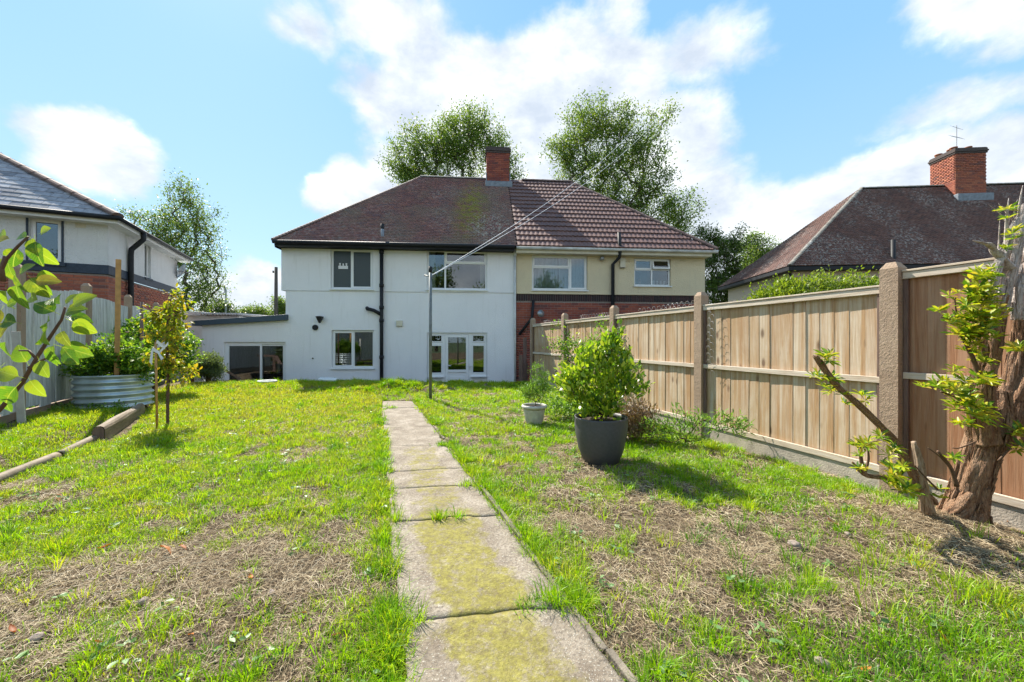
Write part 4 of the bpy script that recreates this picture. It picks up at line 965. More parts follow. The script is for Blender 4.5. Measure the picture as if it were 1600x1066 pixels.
# roof
o1 = .32; LE = 4.18-GZ; hp_ = .70; rise = 2.9; LRY = (LL+2*o1)/2-o1
run = LRY+o1; zr_ = LE+run*hp_*1.0
lrise = run*.93; lzr = LE+lrise; lrx = .3+o1-run*1.62-.32
rm = MB().add([(-LW, -o1, LE-.02), (o1, -o1, LE-.02), (lrx, LRY, lzr-.03), (-LW, LRY, lzr-.03), (-LW, LL+o1, LE-.02), (o1, LL+o1, LE-.02)], [(0, 1, 2, 3), (1, 5, 2), (3, 2, 5, 4), (0, 4, 5, 1)])
lroof = rm.build('roof', 'dark_gap', left)
slm = MB().box(0, 0, .004, .292, .235, .024); 
for i in (2, 3, 6, 7): v = slm.v[i]; slm.v[i] = (v[0], v[1], v[2]-.012)
sle = slm.mesh('slate', 'slate'); ls = math.hypot(run, lrise)
tile_objects(lroof, 'slate', (0, -o1-.02, LE-.01), (1, 0, 0), (0, run, lrise), ls, lambda b_: max(-4.6, -LW), lambda b_: o1+(lrx-o1)*b_/ls, .30, .20, sle, name='slate')
lay_tiles(lroof, 'plain_tile_old', (o1, 0, LE-.02), (0, 1, 0), (lrx-o1, 0, lrise), math.hypot(lrx-o1, lrise), lambda b_: -o1+run*b_/math.hypot(lrx-o1, lrise), lambda b_: LL+o1-run*b_/math.hypot(lrx-o1, lrise), w_=.3, g=.2, name='side_slates')
ridge_line(lroof, 'ridge_tile_brown', (o1, -o1, LE+.03), (lrx, LRY, lzr), .42, .12, 'hip_tile')
ridge_line(lroof, 'ridge_tile_brown', (lrx, LRY, lzr), (-LW, LRY, lzr), .42, .12)
sf = MB(); sf.box(-LW, -o1+.03, LE-.17, o1-.03, -.002, LE-.14); sf.box(.002, -.002, LE-.17, o1-.03, LL+o1, LE-.14); sf.box(-LW, -o1+.03, LE-.14, o1-.05, -o1+.05, LE-.03); sf.box(o1-.05, -o1+.03, LE-.14, o1-.03, LL+o1, LE-.03); sf.build('soffit', 'white_trim', left)
MB().tube([(-LW, -o1-.03, LE-.05), (o1+.03, -o1-.03, LE-.05), (o1+.03, LL+o1, LE-.05)], .055, 10).build('gutter', 'black_plastic', left, True)
yd = LF.hitx(203, 400, .06)[0]
MB().tube([(o1+.03, yd+.0, LE-.07), (o1+.02, yd, LE-.25), (.20, yd, LE-.42), (.09, yd, LE-.55), (.08, yd, LE-.7), (.08, yd, .05)], .062, 12).build('downpipe', 'black_plastic', left, True)
ds = empty('satellite_dish', (-11.75, 13.75, 3.62), R(-30), 'grey satellite dish on the far corner of the left house', 'dish')
dm_ = MB().lathe([(.001, 0), (.12, .015), (.22, .05), (.28, .085), (.275, .095), (.21, .06), (.1, .025), (.001, .012)], 20); do = dm_.build('reflector', 'alu', ds, True); do.rotation_euler = (R(70), 0, 0)
MB().tube([(0, 0, 0), (0, -.30, .02)], .012, 6).build('arm', 'alu', ds); MB().tube([(0, .05, 0), (0.1, .25, 0)], .02, 6).build('bracket', 'alu', ds)

# ------------------------------------------------------------------ right neighbour
RFy = R(-4.6); RF = Frame(10.9, 15.1, RFy)
right = empty('house', (10.9, 15.1, GZ), RFy, 'neighbouring house on the right with large lichen spotted tile roof and big brick chimney', 'house', 'houses around the garden')
re = 4.12-GZ; rz_ = 8.2-GZ; D2 = 6.1; RX = 4.97; RX2 = 22; o2 = .35
wb = MB().box(o2, o2, 0, RX2-1, D2-o2, re-.12); wb.build('wall', 'pinkish_render', right)
rb = MB().add([(0, 0, re-.03), (RX2+4, 0, re-.03), (RX2, D2/2, rz_-.03), (RX, D2/2, rz_-.03), (0, D2, re-.03), (RX2+4, D2, re-.03)], [(0, 1, 2, 3), (0, 3, 4), (3, 2, 5, 4), (1, 5, 2), (0, 4, 5, 1)])
rr_ = rb.build('roof', 'dark_gap', right); sl = math.hypot(D2/2, rz_-re); s2 = math.hypot(RX, rz_-re)
lay_tiles(rr_, 'plain_tile_old', (0, -.02, re-.02), (1, 0, 0), (0, D2/2, rz_-re), sl, lambda b_: RX*b_/sl, lambda b_: 15.0, name='plain_tiles')
lay_tiles(rr_, 'plain_tile_old', (-.02, 0, re-.02), (0, 1, 0), (RX, 0, rz_-re), s2, lambda b_: D2/2*b_/s2, lambda b_: D2-D2/2*b_/s2, name='plain_tiles')
ridge_line(rr_, 'ridge_tile_grey', (0, 0, re+.02), (RX, D2/2, rz_-.02), .12, .085, 'bonnet_tile')
ridge_line(rr_, 'ridge_tile_grey', (RX, D2/2, rz_), (14, D2/2, rz_), .33, .11)
fm = MB(); fm.box(-.02, -.04, re-.19, RX2, -.015, re-.05); fm.box(-.04, -.04, re-.19, -.02, D2, re-.05); fm.box(-.02, -.015, re-.19, RX2-2, o2, re-.17); fm.box(-.02, o2, re-.19, o2, D2, re-.17); fm.build('fascia', 'black_plastic', right)
MB().tube([(o2*.3, o2*.6, re-.15), (o2+.0-.05, o2-.05, re-.5), (o2-.06, o2-.06, .05)], .04, 8).build('downpipe', 'black_plastic', right, True)
rc_ = chimney(right, 8.45, 9.7, 2.5, 3.6, rz_-1.2, 9.62-GZ, 'brick_orange', [(.2, .3, .20), (.45, .7, .32), (.72, .35, .22), (.12, .8, .16)])
MB().box(8.38, 2.30, rz_-.95, 9.8, 2.5, rz_-.62).build('flashing', 'lead', rr_, bevel=.01)
l_ = RF.hit(1403, 400, -.0); MB().tube([(l_[0], .2, re-1.5), (l_[0], .2, 1.15+158*15/600-GZ)], .075, 12).build('vent_pipe', 'black_plastic', right, True)
ar = MB().tube([(0, 0, -.6), (0, 0, 1.15)], .014, 6)
aer = empty('aerial', RF and (10.9+9.0*math.cos(RFy)-3.0*math.sin(RFy)*1, 15.1+9.0*math.sin(RFy)+3.0*math.cos(RFy), 9.75), 0, 'television aerial on the right chimney', 'aerial')
ar.build('mast', 'alu', aer)
for zz, L in ((1.05, .28), (.62, .36)):
    MB().tube([(-L, -.1, zz), (L, .1, zz)], .010, 5).build('boom', 'alu', aer)
    for k in range(-3, 4): MB().tube([(k*L/3.2, -.12+k*.03, zz-.11), (k*L/3.2, .12+k*.03, zz+.11)], .006, 4).build('element', 'alu', aer)

# ------------------------------------------------------------------ background structures
ga = empty('garage', (-11.4, 14.2, GZ), R(8), 'white flat roofed garage beyond the extension', 'garage')
MB().box(-2.5, 0, 0, 1.2, 4, 2.78).build('wall', 'white_trim', ga)
rf_ = MB(); rf_.box(-2.65, -.15, 2.782, .05, 4.1, 2.92); rf_.build('roof', 'white_trim', ga, bevel=.01)
cg = MB(); 
for i in range(13): cg.tube([(.06+i*.1, -.2, 2.84), (.06+i*.1, 4.1, 2.95)], .052, 6)
cg.build('corrugated_roof', 'weather_board', ga, True)
fh = empty('house', (-22.5, 38, GZ), R(10), 'far brown roofed house just above the extension roof', 'house', 'houses around the garden')
MB().box(-2, 0, 0, 9, 7, 2.9).build('wall', 'pinkish_render', fh)
MB().add([(-2.4, -.4, 2.9), (9.4, -.4, 2.9), (9.4, 3.5, 6.2), (1.6, 3.5, 6.2), (-2.4, 7.4, 2.9), (9.4, 7.4, 2.9)], [(0, 1, 2, 3), (0, 3, 4), (3, 2, 5, 4), (1, 5, 2)]).build('roof', 'ridge_tile_brown', fh)
lp = empty('street_lamp', ((353-800)/600*36, 36, GZ), 0, 'grey street lamp column beyond the white garage', 'street lamp')
MB().tube([(0, 0, 0), (0, 0, 6.6), (-.12, 0, 6.95), (-.5, 0, 7.05)], [.09, .07, .06, .05], 8).build('column', 'lamp_post', lp, True); MB().box(-1.0, -.13, 6.97, -.45, .13, 7.12).build('lantern', 'lamp_post', lp, bevel=.03)
tp = empty('telegraph_pole', ((431-800)/600*26, 26, GZ), 0, 'dark wooden telegraph pole beside the white house', 'telegraph pole')
MB().tube([(0, 0, 0), (.02, 0, 6.85)], [.14, .10], 8).build('pole', 'pole_wood', tp, True); MB().box(-.16, -.12, 6.45, -.11, .0, 6.6).build('insulator', 'pole_wood', tp)

# ------------------------------------------------------------------ right boundary fence: concrete posts, close-board panels
FA = math.atan2(.9487, -.3162); fo = (4.317, -.65)
rfence = empty('fence', (fo[0], fo[1], 0), FA, 'pale close-board timber fence with concrete posts along the right of the garden', 'fence')
SP = 1.971; pw = .06
def post_mb(h, r=pw, zb=-.4):
    mb = MB(); ch = .02
    for (z, q) in ((zb, r), (h-.05, r), (h, r-.03)): mb.v += [(-q, -q, z), (q, -q, z), (q, q, z), (-q, q, z)]
    for i in range(2):
        for j in range(4): j2 = (j+1) % 4; mb.f.append((i*4+j, i*4+j2, i*4+4+j2, i*4+4+j))
    mb.f.append((8, 9, 10, 11)); return mb
pme = post_mb(1.78).mesh('post', 'concrete')
bme = MB(); bw_ = .165
bme.add([(0, -.008, 0), (bw_, -.004, 0), (bw_, .006, 0), (0, .010, 0), (0, -.008, 1), (bw_, -.004, 1), (bw_, .006, 1), (0, .010, 1)], [(0, 3, 2, 1), (4, 5, 6, 7), (0, 1, 5, 4), (1, 2, 6, 5), (2, 3, 7, 6), (3, 0, 4, 7)])
def boards(parent, x0, x1, zb, zt, mat, y=0.0, pitch=.153, zj=.0, lean=0.0, flip=1, ztf=None):
    me = bpy.data.meshes.new('board'); H = zt-zb
    bm_ = MB(); w_ = pitch+.012
    n = 6
    for k in range(n+1):
        z = H*k/n; dx_ = random.uniform(-.002, .002)
        bm_.v += [(dx_, -.007*flip, z), (w_+dx_, -.003*flip, z), (w_+dx_, .003*flip, z), (dx_, .0065*flip, z)]
    for k in range(n):
        for j in range(4): j2 = (j+1) % 4; bm_.f.append((k*4+j, k*4+j2, k*4+4+j2, k*4+4+j) if flip > 0 else (k*4+j2, k*4+j, k*4+4+j, k*4+4+j2))
    bm_.f += [(3, 2, 1, 0), (n*4, n*4+1, n*4+2, n*4+3)]
    me = bm_.mesh('board', mat); N = int(round((x1-x0)/pitch)); st = (x1-x0)/N
    for i in range(N):
        zt_ = ztf((i+.5)/N) if ztf else zt
        zb_ = zb+random.uniform(-zj, zj); sc = (zt_-zb_)/H
        mw = Matrix.Translation((x0+st*i, y+random.uniform(-.003, .003)*(1+lean*60), zb_)) @ Matrix.Rotation(random.uniform(-lean, lean), 4, 'Y') @ Matrix.Diagonal((st/pitch, 1, sc, 1))
        link('board', me, parent, mw)
for k in range(7): link('post', pme, rfence, Matrix.Translation((k*SP, 0.005, 0)))
for k in range(6):
    x0, x1 = k*SP+.063, (k+1)*SP-.063; near = k <= 1
    zb, zt = .075, (1.69 if near else 1.59); yo = -.022 if near else .0
    boards(rfence, x0+.005, x1-.005, zb+.03, zt-.03, 'fence_board_brown' if near else 'fence_board_new', yo-.004, pitch=.122)
    for (za, zc, pr) in ((zb, zb+.055, .030), ((zb+zt)/2-.028, (zb+zt)/2+.022, .028), (zt-.052, zt, .032)):
        MB().box(x0, yo+.011, za, x1, yo+pr+.008, zc).build('rail', 'fence_rail', rfence, bevel=.003)
    MB().box(x0, yo-.035, zt+.002, x1, yo+.048, zt+.018).build('capping', 'fence_rail', rfence, bevel=.003)
    for xe in (x0+.001, x1-.031): MB().box(xe, yo+.012, zb+.057, xe+.03, yo+.030, zt-.054).build('batten', 'old_timber', rfence)
    MB().box(x0-.02, yo-.022, -.32, x1+.02, yo+.026, zb-.003).build('gravel_board', 'gravel_concrete', rfence, bevel=.004)
# nails / wire netting along the far panels, hexagonal mesh draped on the posts and over the top
wn = MB(); hx = .05
def hexnet(x0, x1, z0, z1, y, wob):
    cols_ = int((x1-x0)/(hx*1.5)); rows_ = int((z1-z0)/(hx*.87*1.0))
    for i in range(cols_):
        for j in range(rows_):
            if (i+j) % 2: continue
            cx_ = x0+i*hx*1.5*.67; cz = z0+j*hx*.87
            pts_ = []
            for k in range(4):
                th = math.pi/3*k; px_, pz_ = cx_+hx*.67*math.cos(th), cz+hx*.67*math.sin(th); pts_.append((px_, y+wob*math.sin(px_*7+pz_*5), pz_+wob*.6*math.sin(px_*2.3)))
            wn.tube(pts_, .0018, 3, cap=False)
for k in range(2, 6): hexnet(k*SP+.08, (k+1)*SP-.08, 1.60, 1.70 if k > 2 else 1.64, .0, .02) if k > 2 else None
for k in (3, 4, 5): hexnet(k*SP-.22, k*SP-.06, .75, 1.66, .055, .012)
wn.build('wire_netting', 'wire', rfence)

# broken old timber fence end between the white house and the long fence
of = empty('fence', (.25, 11.0, -.1), R(80), 'short run of weathered brown timber posts against the white house corner', 'fence')
for (x_, y_, h, wd) in ((.0, .0, .85, .05), (.5, .05, .75, .06), (1.0, .02, 1.35, .05)): MB().box(x_-wd, y_-wd, -.6, x_+wd, y_+wd, h).build('post', 'old_timber', of, bevel=.005)
for i in range(6): o = MB().box(0, -.012, -.5, .11, .012, .62-.03*(i % 3)).build('board', 'old_timber', of, loc=(.05+i*.15, -.07, 0)); o.rotation_euler = (0, R(random.uniform(-4, 4)), 0)
MB().box(-.1, -.055, .35, 1.0, -.03, .43).build('rail', 'old_timber', of)
oc = empty('trellis', (1.28, 10.9, 0), R(112), 'short brown slatted timber panel closing the gap beside the brick wall', 'fence panel')
for i in range(7): MB().box(i*.14, 0, -.6, i*.14+.11, .02, .95-.05*i).build('board', 'old_timber', oc)
for zz in (.1, .6): MB().box(0, .022, zz, .95, .05, zz+.06).build('rail', 'old_timber', oc)

# ------------------------------------------------------------------ left boundary fence
GA = math.atan2(.872, -.49)
lfence = empty('fence', (-6.57, 5.1, 0), GA, 'weathered grey white painted board fence along the left of the garden', 'fence')
lpm = post_mb(2.17, .055).mesh('post', 'concrete')
for k in range(-3, 4): link('post', lpm, lfence, Matrix.Translation((k*1.93, 0, .0)))
for k in range(-3, 3):
    x0, x1 = k*1.93+.06, (k+1)*1.93-.06
    tf = (lambda u: 1.80+.17*math.sin(min(1, u*1.5)*math.pi/2)+.03*math.sin(u*9)) if k == 0 else (lambda u: 1.93+.03*math.sin(u*5)) if k > 0 else (lambda u: 1.80-.02*u)
    boards(lfence, x0, x1, .22, 1.95, 'fence_board_old', -.01, .142, .022, .012, flip=1, ztf=tf)
    for zz in (.45, 1.6): MB().box(x0, .014, zz, x1, .05, zz+.06).build('rail', 'old_timber', lfence)
    MB().box(x0-.02, .0, -.2, x1+.02, .05, .20).build('gravel_board', 'concrete', lfence)
pk = MB().box(-.035, -.012, 0, .035, .012, 1.25); tag(pk.build('plank', 'weather_board', None, loc=(-6.20, 4.86, .02)), 'narrow grey white plank standing against the left fence post', 'plank').rotation_euler = (R(3), R(-1), R(25))

# ------------------------------------------------------------------ timber edging logs
def log(a, b_, r, label, flat=False):
    a, b_ = Vector(a), Vector(b_); n = 10; pts_ = [a+(b_-a)*i/n for i in range(n+1)]
    root = empty('edging_log', a, 0, label, 'log', 'timber logs edging the left bed')
    mb = MB(); mb.tube([p-a for p in pts_], r, 16, True, lambda i, j, nn: (1+.03*math.sin(j*2.3+i*.4)+.02*random.random())*(1.35 if flat and j in (4, 12) else 1))
    o = mb.build('log', 'edging_timber', root, True)
    for q in (a+(b_-a)*.001,):
        d = (b_-a).normalized(); MB().tube([Vector((0, 0, 0))-d*.004, Vector((0, 0, 0))-d*.001], r*.96, 16).build('cut_end', 'dark_soil', root)
    return root
log((-4.0, 2.7, .02), (-4.42, 3.72, .03), .043, 'nearest round timber log at the left edge of the picture')
log((-4.44, 3.76, .03), (-4.80, 4.42, .035), .040, 'thin round timber log between the nearest log and the thick one')
def sleeper(a, b_, wd, ht, label):
    a, b_ = Vector(a), Vector(b_); d = (b_-a); L = d.length; root = empty('edging_log', a, math.atan2(d.y, d.x), label, 'log', 'timber logs edging the left bed')
    prof_ = [(-wd, 0), (-wd, ht*.72), (-wd*.8, ht*.88), (-wd*.35, ht*.98), (wd*.35, ht), (wd*.8, ht*.88), (wd, ht*.7), (wd, 0)]; mb = MB(); n = 12; K = len(prof_)
    for i in range(n+1):
        for k, (q, z) in enumerate(prof_): mb.v.append((L*i/n, q*(1+.05*math.sin(i*1.3+k)), z*(1+.03*math.sin(i*.9+k))+(-.02 if z == 0 else 0)))
    for i in range(n):
        for k in range(K): k2 = (k+1) % K; mb.f.append((i*K+k, i*K+k2, (i+1)*K+k2, (i+1)*K+k)[::-1])
    mb.f.append(tuple(n*K+k for k in range(K))[::-1]); mb.build('log', 'edging_timber', root)
    em = MB(); em.v = [(-.003, q*.95, z*.97) for q, z in prof_]; em.f = [tuple(range(K))]; em.build('cut_end', 'old_timber', root)
sleeper((-4.74, 4.40, 0), (-5.80, 6.0, 0), .050, .175, 'thick weathered half round timber in front of the corrugated planter')

# ------------------------------------------------------------------ corrugated planter with its plants
PC = Vector((-6.50, 6.28, .10))
plr = empty('planter', PC, R(28), 'round corrugated galvanised steel planter by the left fence', 'planter')
mb = MB(); H = .50; n = 72; prof = []
for i in range(57): z = H*i/56; prof.append((.455+.018*math.cos(z/H*2*math.pi*5.0), z))
for (r_, z) in prof:
    for j in range(n): th = 2*math.pi*j/n; mb.v.append((r_*1.02*math.cos(th), r_*.88*math.sin(th), z))
for i in range(len(prof)-1):
    for j in range(n): j2 = (j+1) % n; mb.f.append((i*n+j, i*n+j2, (i+1)*n+j2, (i+1)*n+j))
o = mb.build('wall', 'galvanised', plr, True); md = o.modifiers.new('s', 'SOLIDIFY'); md.thickness = .004
mb = MB(); N = 40; mb.v = [(0, 0, .44)] + [(.44*math.cos(2*math.pi*j/N), .38*math.sin(2*math.pi*j/N), .42+random.uniform(-.01, .01)) for j in range(N)]; mb.f = [(0, 1+j, 1+(j+1) % N) for j in range(N)]
mb.build('soil', 'dark_soil', plr)
mb = MB(); mb.tube([(.460*1.02*math.cos(2*math.pi*j/48), .460*.88*math.sin(2*math.pi*j/48), H+.004) for j in range(49)], .010, 6); mb.build('rim', 'galvanised', plr, True)
plant('shrub', PC+Vector((0, 0, .42)), [(0, 0, 0), (0, 0, .1)], [(-.25, -.1, .28, .35, .3, .28), (.25, .05, .35, .33, .3, .33), (0, .1, .42, .4, .35, .3), (-.42, .0, .2, .22, .2, .25), (.42, -.05, .12, .22, .25, .22)],
      150, 26, .055, .055, 'rose_leaf', 'oval', 'twig_brown', .003, .014, 'leafy dark green plants filling the corrugated planter', 'shrub', up=.5, crown='foliage', trunkname='stems')
plant('shrub', PC+Vector((-.1, -.62, -.08)), [(0, 0, 0), (0, 0, .03)], [(.2, .2, .08, .7, .14, .07), (-.5, .15, .06, .5, .2, .07)], 50, 22, .05, .04, 'herb_leaf', 'oval', 'twig_brown', .002, .006, 'low dark ground plants at the foot of the corrugated planter', 'plant', crown='foliage', trunkname='stems')
stk = MB().box(-.032, -.012, 0, .032, .012, 2.02); tag(stk.build('stake', 'yellow_stake', None, loc=(-6.33, 6.15, .44), bevel=.003), 'tall flat yellow timber stake standing in the planter', 'stake').rotation_euler = (0, R(.6), R(20))
# dark thin stake and rose bush behind the planter
tag(MB().tube([(0, 0, 0), (0, 0, 1.75)], .025, 8).build('stake', 'old_timber', None, True, loc=(-6.65, 6.9, .1)), 'thin dark stake half hidden in the foliage behind the planter', 'stake')
rb_ = plant('rose_bush', (-7.55, 8.1, 0), [(0, 0, 0), (0, 0, .35), (.05, 0, .7)], [(-.35, 0, 1.0, .6, .5, .6), (.35, -.1, .9, .62, .5, .55), (.1, 0, 1.35, .5, .45, .4), (.6, -.1, .7, .3, .35, .4), (-.2, -.3, .5, .6, .4, .4), (-1.0, -.4, .9, .5, .4, .5)],
      260, 26, .07, .065, 'rose_leaf', 'oval', 'twig_brown', .004, .03, 'large rose bush with pink blooms behind the planter', 'bush', up=.5, crown='foliage', trunkname='stems')
for k in range(12):
    p = sample_lobes([(-.35, -.3, 1.0, .6, .4, .6), (.35, -.4, .9, .7, .4, .6)], 1)[0]
    mb = MB().lathe([(.001, -.01), (.022, .0), (.030, .015), (.018, .03), (.001, .025)], 7, fn=lambda th, z: 1+.15*math.sin(3*th)); mb.build('bloom', 'flower', rb_, True, loc=tuple(p)).rotation_euler = (random.random()*2, random.random(), 0)
plant('rosemary_bush', (-7.75, 9.75, -.05), [(0, 0, 0), (0, 0, .25)], [(0, 0, .62, .36, .34, .32), (.15, 0, .45, .3, .3, .3)], 110, 30, .05, .07, 'sage_leaf', 'lance', 'twig_brown', .003, .02, 'rounded grey green rosemary bush beside the handrail', 'bush', up=1.0, crown='foliage', trunkname='stems')

# sapling, its stake and tie
sap = (-4.68, 5.22, .0)
sp_ = plant('sapling', sap, [(0, 0, 0), (0, 0, .35), (.01, .0, .75), (-.02, 0, 1.15), (.02, 0, 1.55), (.06, 0, 1.85)],
      [(0, 0, .9, .26, .22, .35), (.12, 0, .75, .25, .2, .25), (-.02, 0, 1.35, .22, .2, .35), (.05, 0, 1.75, .20, .18, .22), (-.22, 0, 1.5, .14, .12, .12), (.2, 0, 1.6, .14, .12, .15)], 90, 8, .045, .060, 'sapling_leaf', 'oval', 'twig_brown', .003, .018,
      'young sapling with yellowing orange leaves on the left lawn', 'sapling', up=-.3, crown='foliage', trunkname='stem', nside=6)
stake = empty('stake', (-4.62, 5.0, 0), 0, 'thin round orange brown stake tied to the sapling', 'stake'); MB().tube([(0, 0, -.05), (-.02, .0, 1.14)], .013, 8).build('pole', 'yellow_stake', stake, True)
rbn = MB(); pts_ = [(-.02, .0, 1.08), (.02, -.03, 1.12), (.08, .02, 1.04), (.0, .1, 1.10), (-.06, .06, 1.05), (-.03, -.03, 1.02), (.04, -.02, .98), (.10, .05, 1.1)]
for i in range(len(pts_)-1): a, b_ = Vector(pts_[i]), Vector(pts_[i+1]); rbn.add([a, b_, b_+Vector((0, 0, .04)), a+Vector((.01, 0, .045))], [(0, 1, 2, 3)])
rbn.add([(-.03, -.02, 1.06), (-.05, -.02, 1.06), (-.075, -.03, .88), (-.04, -.03, .84)], [(0, 1, 2, 3)]); rbn.add([(.02, -.03, 1.02), (.05, -.03, 1.0), (.12, -.04, .93), (.09, -.04, .90)], [(0, 1, 2, 3)])
rb2 = rbn.build('ribbon', 'ribbon', None, loc=(-4.62, 5.0, 0)); tag(rb2, 'white plastic ribbon tying the sapling to its stake', 'ribbon'); md = rb2.modifiers.new('s', 'SOLIDIFY'); md.thickness = .002

# timber handrail down to the patio
hrr = empty('handrail', (-8.3, 10.0, 0), 0, 'weathered timber handrail of the steps by the extension', 'handrail')
for (x_, y_, z0_, z1_) in ((-.05, 0, -.1, .62), (.36, .05, -.1, .60), (.72, .5, -.8, .15)): MB().box(x_-.045, y_-.045, z0_, x_+.045, y_+.045, z1_).build('post', 'old_timber', hrr, bevel=.004)
def beam(p, q, a=.05, b_=.03, name='rail', mat='old_timber', parent=None):
    p, q = Vector(p), Vector(q); d = (q-p); L = d.length; d.normalize(); s_ = d.cross(Vector((0, 0, 1))).normalized(); u = s_.cross(d)
    mb = MB(); 
    for t_ in (p, q):
        for (e1, e2) in ((-1, -1), (1, -1), (1, 1), (-1, 1)): mb.v.append(tuple(t_+s_*a*e1+u*b_*e2))
    mb.f = [(3, 2, 1, 0), (4, 5, 6, 7)] + [(i, (i+1) % 4, 4+(i+1) % 4, 4+i) for i in range(4)]; return mb.build(name, mat, parent)
beam((-.15, 0, .65), (.40, .05, .63), parent=hrr); beam((.40, .05, .62), (.86, .52, .10), parent=hrr)
# low stone edging on the lawn brow and loose white things
le = empty('stone_edging', (-6.6, 9.15, .0), R(3), 'low dark stone edging along the far lawn', 'edging')
for i in range(7): MB().box(i*.46, -.05, -.05, i*.46+.44, .05, .075+random.uniform(-.01, .01)).build('stone', 'concrete', le, bevel=.01)
tag(MB().box(0, 0, 0, 1.9, .22, .03).build('stone_strip', 'cobble', None, loc=(-6.3, 8.75, -.005)), 'pale paving strip in front of the stone edging', 'paving')
rg = MB(); rg.tube([(.21*math.cos(2*math.pi*j/32), .17*math.sin(2*math.pi*j/32), .0) for j in range(33)], .022, 8, cap=False); tag(rg.build('ring', 'white_trim', None, True, loc=(-6.15, 9.65, float(gz(-6.15, 9.65))+.07)), 'white plastic ring lying in the far grass', 'ring')
wp = MB().box(-.22, -.1, 0, .22, .1, .045); o = wp.build('tray', 'white_trim', None, loc=(-4.75, 9.9, float(gz(-4.75, 9.9))+.08), bevel=.008); o.rotation_euler = (R(12), R(3), R(4)); tag(o, 'white board lying at the far edge of the lawn', 'board')

# ------------------------------------------------------------------ clothes pole and line
cp = empty('clothes_pole', (-1.55, 7.3, 0), 0, 'grey metal clothes pole at the top of the path', 'pole')
MB().tube([(0, 0, -.1), (.0, 0, 2.52)], .030, 12).build('pole', 'galvanised_pole', cp, True); MB().tube([(0, 0, 2.45), (0, 0, 2.56)], .036, 12).build('cap', 'black_plastic', cp, True)
MB().tube([(-.12, 0, 2.40), (.08, 0, 2.36)], .012, 6).build('hook', 'galvanised_pole', cp, True)
top = Vector((-1.55, 7.28, 2.38)); far = Vector(((1042-800)/600*27.2, 27.2, CAMZ+(533-150)/600*27.2))
for k in range(2):
    mb = MB(); pts_ = []
    for i in range(41):
        u = (i/40)**1.5; p = top.lerp(far+Vector((.30 if k else -.30, .0, -.25 if k else .25)), u); p.z -= 3.4*u*(1-u); p.x += .0; pts_.append(p-top)
    mb.tube(pts_, .0060, 6); o = mb.build('washing_line', 'white_rope', None, True, loc=tuple(top)); tag(o, ['upper', 'lower'][k] + ' white strand of the washing line rising from the clothes pole', 'washing line', 'washing line strands')

# ------------------------------------------------------------------ pots
def gzf(x, y): return float(gz(x, y))
pc = (.86, 3.72); z0 = gzf(*pc)
gp = empty('plant_pot', (pc[0], pc[1], z0), 0, 'large smooth charcoal grey plant pot on the right lawn', 'pot')
prof = [(.001, .0), (.150, .0), (.162, .01), (.200, .12), (.228, .26), (.236, .36), (.232, .415), (.236, .43), (.226, .432), (.222, .40), (.215, .36), (.001, .36)]
prof = [(a*1.07, b_) for a, b_ in prof]
MB().lathe(prof[:10], 64).build('pot', 'charcoal_pot', gp, True)
mb = MB(); N = 40; mb.v = [(0, 0, .40)] + [(.224*math.cos(2*math.pi*j/N), .224*math.sin(2*math.pi*j/N), .385) for j in range(N)]; mb.f = [(0, 1+j, 1+(j+1) % N) for j in range(N)]; mb.build('soil', 'dark_soil', gp)
plant('laurel_shrub', (pc[0], pc[1], z0+.38), [(0, 0, 0), (.01, 0, .05)], [(-.08, -.02, .12, .20, .18, .09), (.10, .0, .13, .20, .18, .09), (-.12, 0, .40, .26, .22, .24), (.16, 0, .40, .26, .22, .25), (-.28, -.05, .36, .16, .2, .13), (.0, 0, .60, .26, .2, .18), (.12, 0, .76, .10, .12, .16), (-.16, 0, .66, .08, .1, .12), (-.34, 0, .46, .07, .08, .1), (.24, 0, .62, .07, .08, .12), (.30, .0, .30, .14, .15, .14), (-.05, 0, .2, .2, .2, .1)],
      190, 7, .040, .060, 'laurel_leaf', 'oval', 'twig_brown', .0025, .014, 'glossy yellow green laurel shrub growing in the charcoal pot', 'shrub', up=1.1, outward=.5, parts=True, trunkname='stems', nside=6)
pw_ = (.31, 5.35); z0 = gzf(*pw_)-.01
up_ = empty('plant_pot', (pw_[0], pw_[1], z0), 0, 'small fluted off-white plant pot behind the charcoal one', 'pot')
MB().lathe([(.001, 0), (.10, 0), (.105, .02), (.125, .10), (.145, .20), (.150, .235), (.001, .235)], 96, fn=lambda th, z: 1+(.035*abs(math.sin(8*th))**.5 if .015 < z < .23 else 0)).build('pot', 'stone_pot', up_, True)
MB().lathe([(.145, .232), (.172, .240), (.178, .255), (.174, .275), (.160, .282), (.150, .27), (.146, .245)], 64).build('rim', 'stone_pot', up_, True)
MB().lathe([(.148, .25), (.08, .262), (.001, .265)], 24).build('soil', 'dark_soil', up_, True)
plant('potted_plant', (pw_[0]+.02, pw_[1], z0+.26), [(0, 0, 0), (0, 0, .06)], [(0, 0, .22, .17, .15, .18), (.1, 0, .32, .12, .12, .16), (-.12, 0, .2, .12, .1, .12), (.02, 0, .48, .1, .1, .12)], 80, 14, .03, .036, 'herb_leaf', 'lance', 'twig_brown', .002, .006,
      'fine leaved green plant in the small fluted pot', 'plant', up=.6, crown='foliage', trunkname='stems')
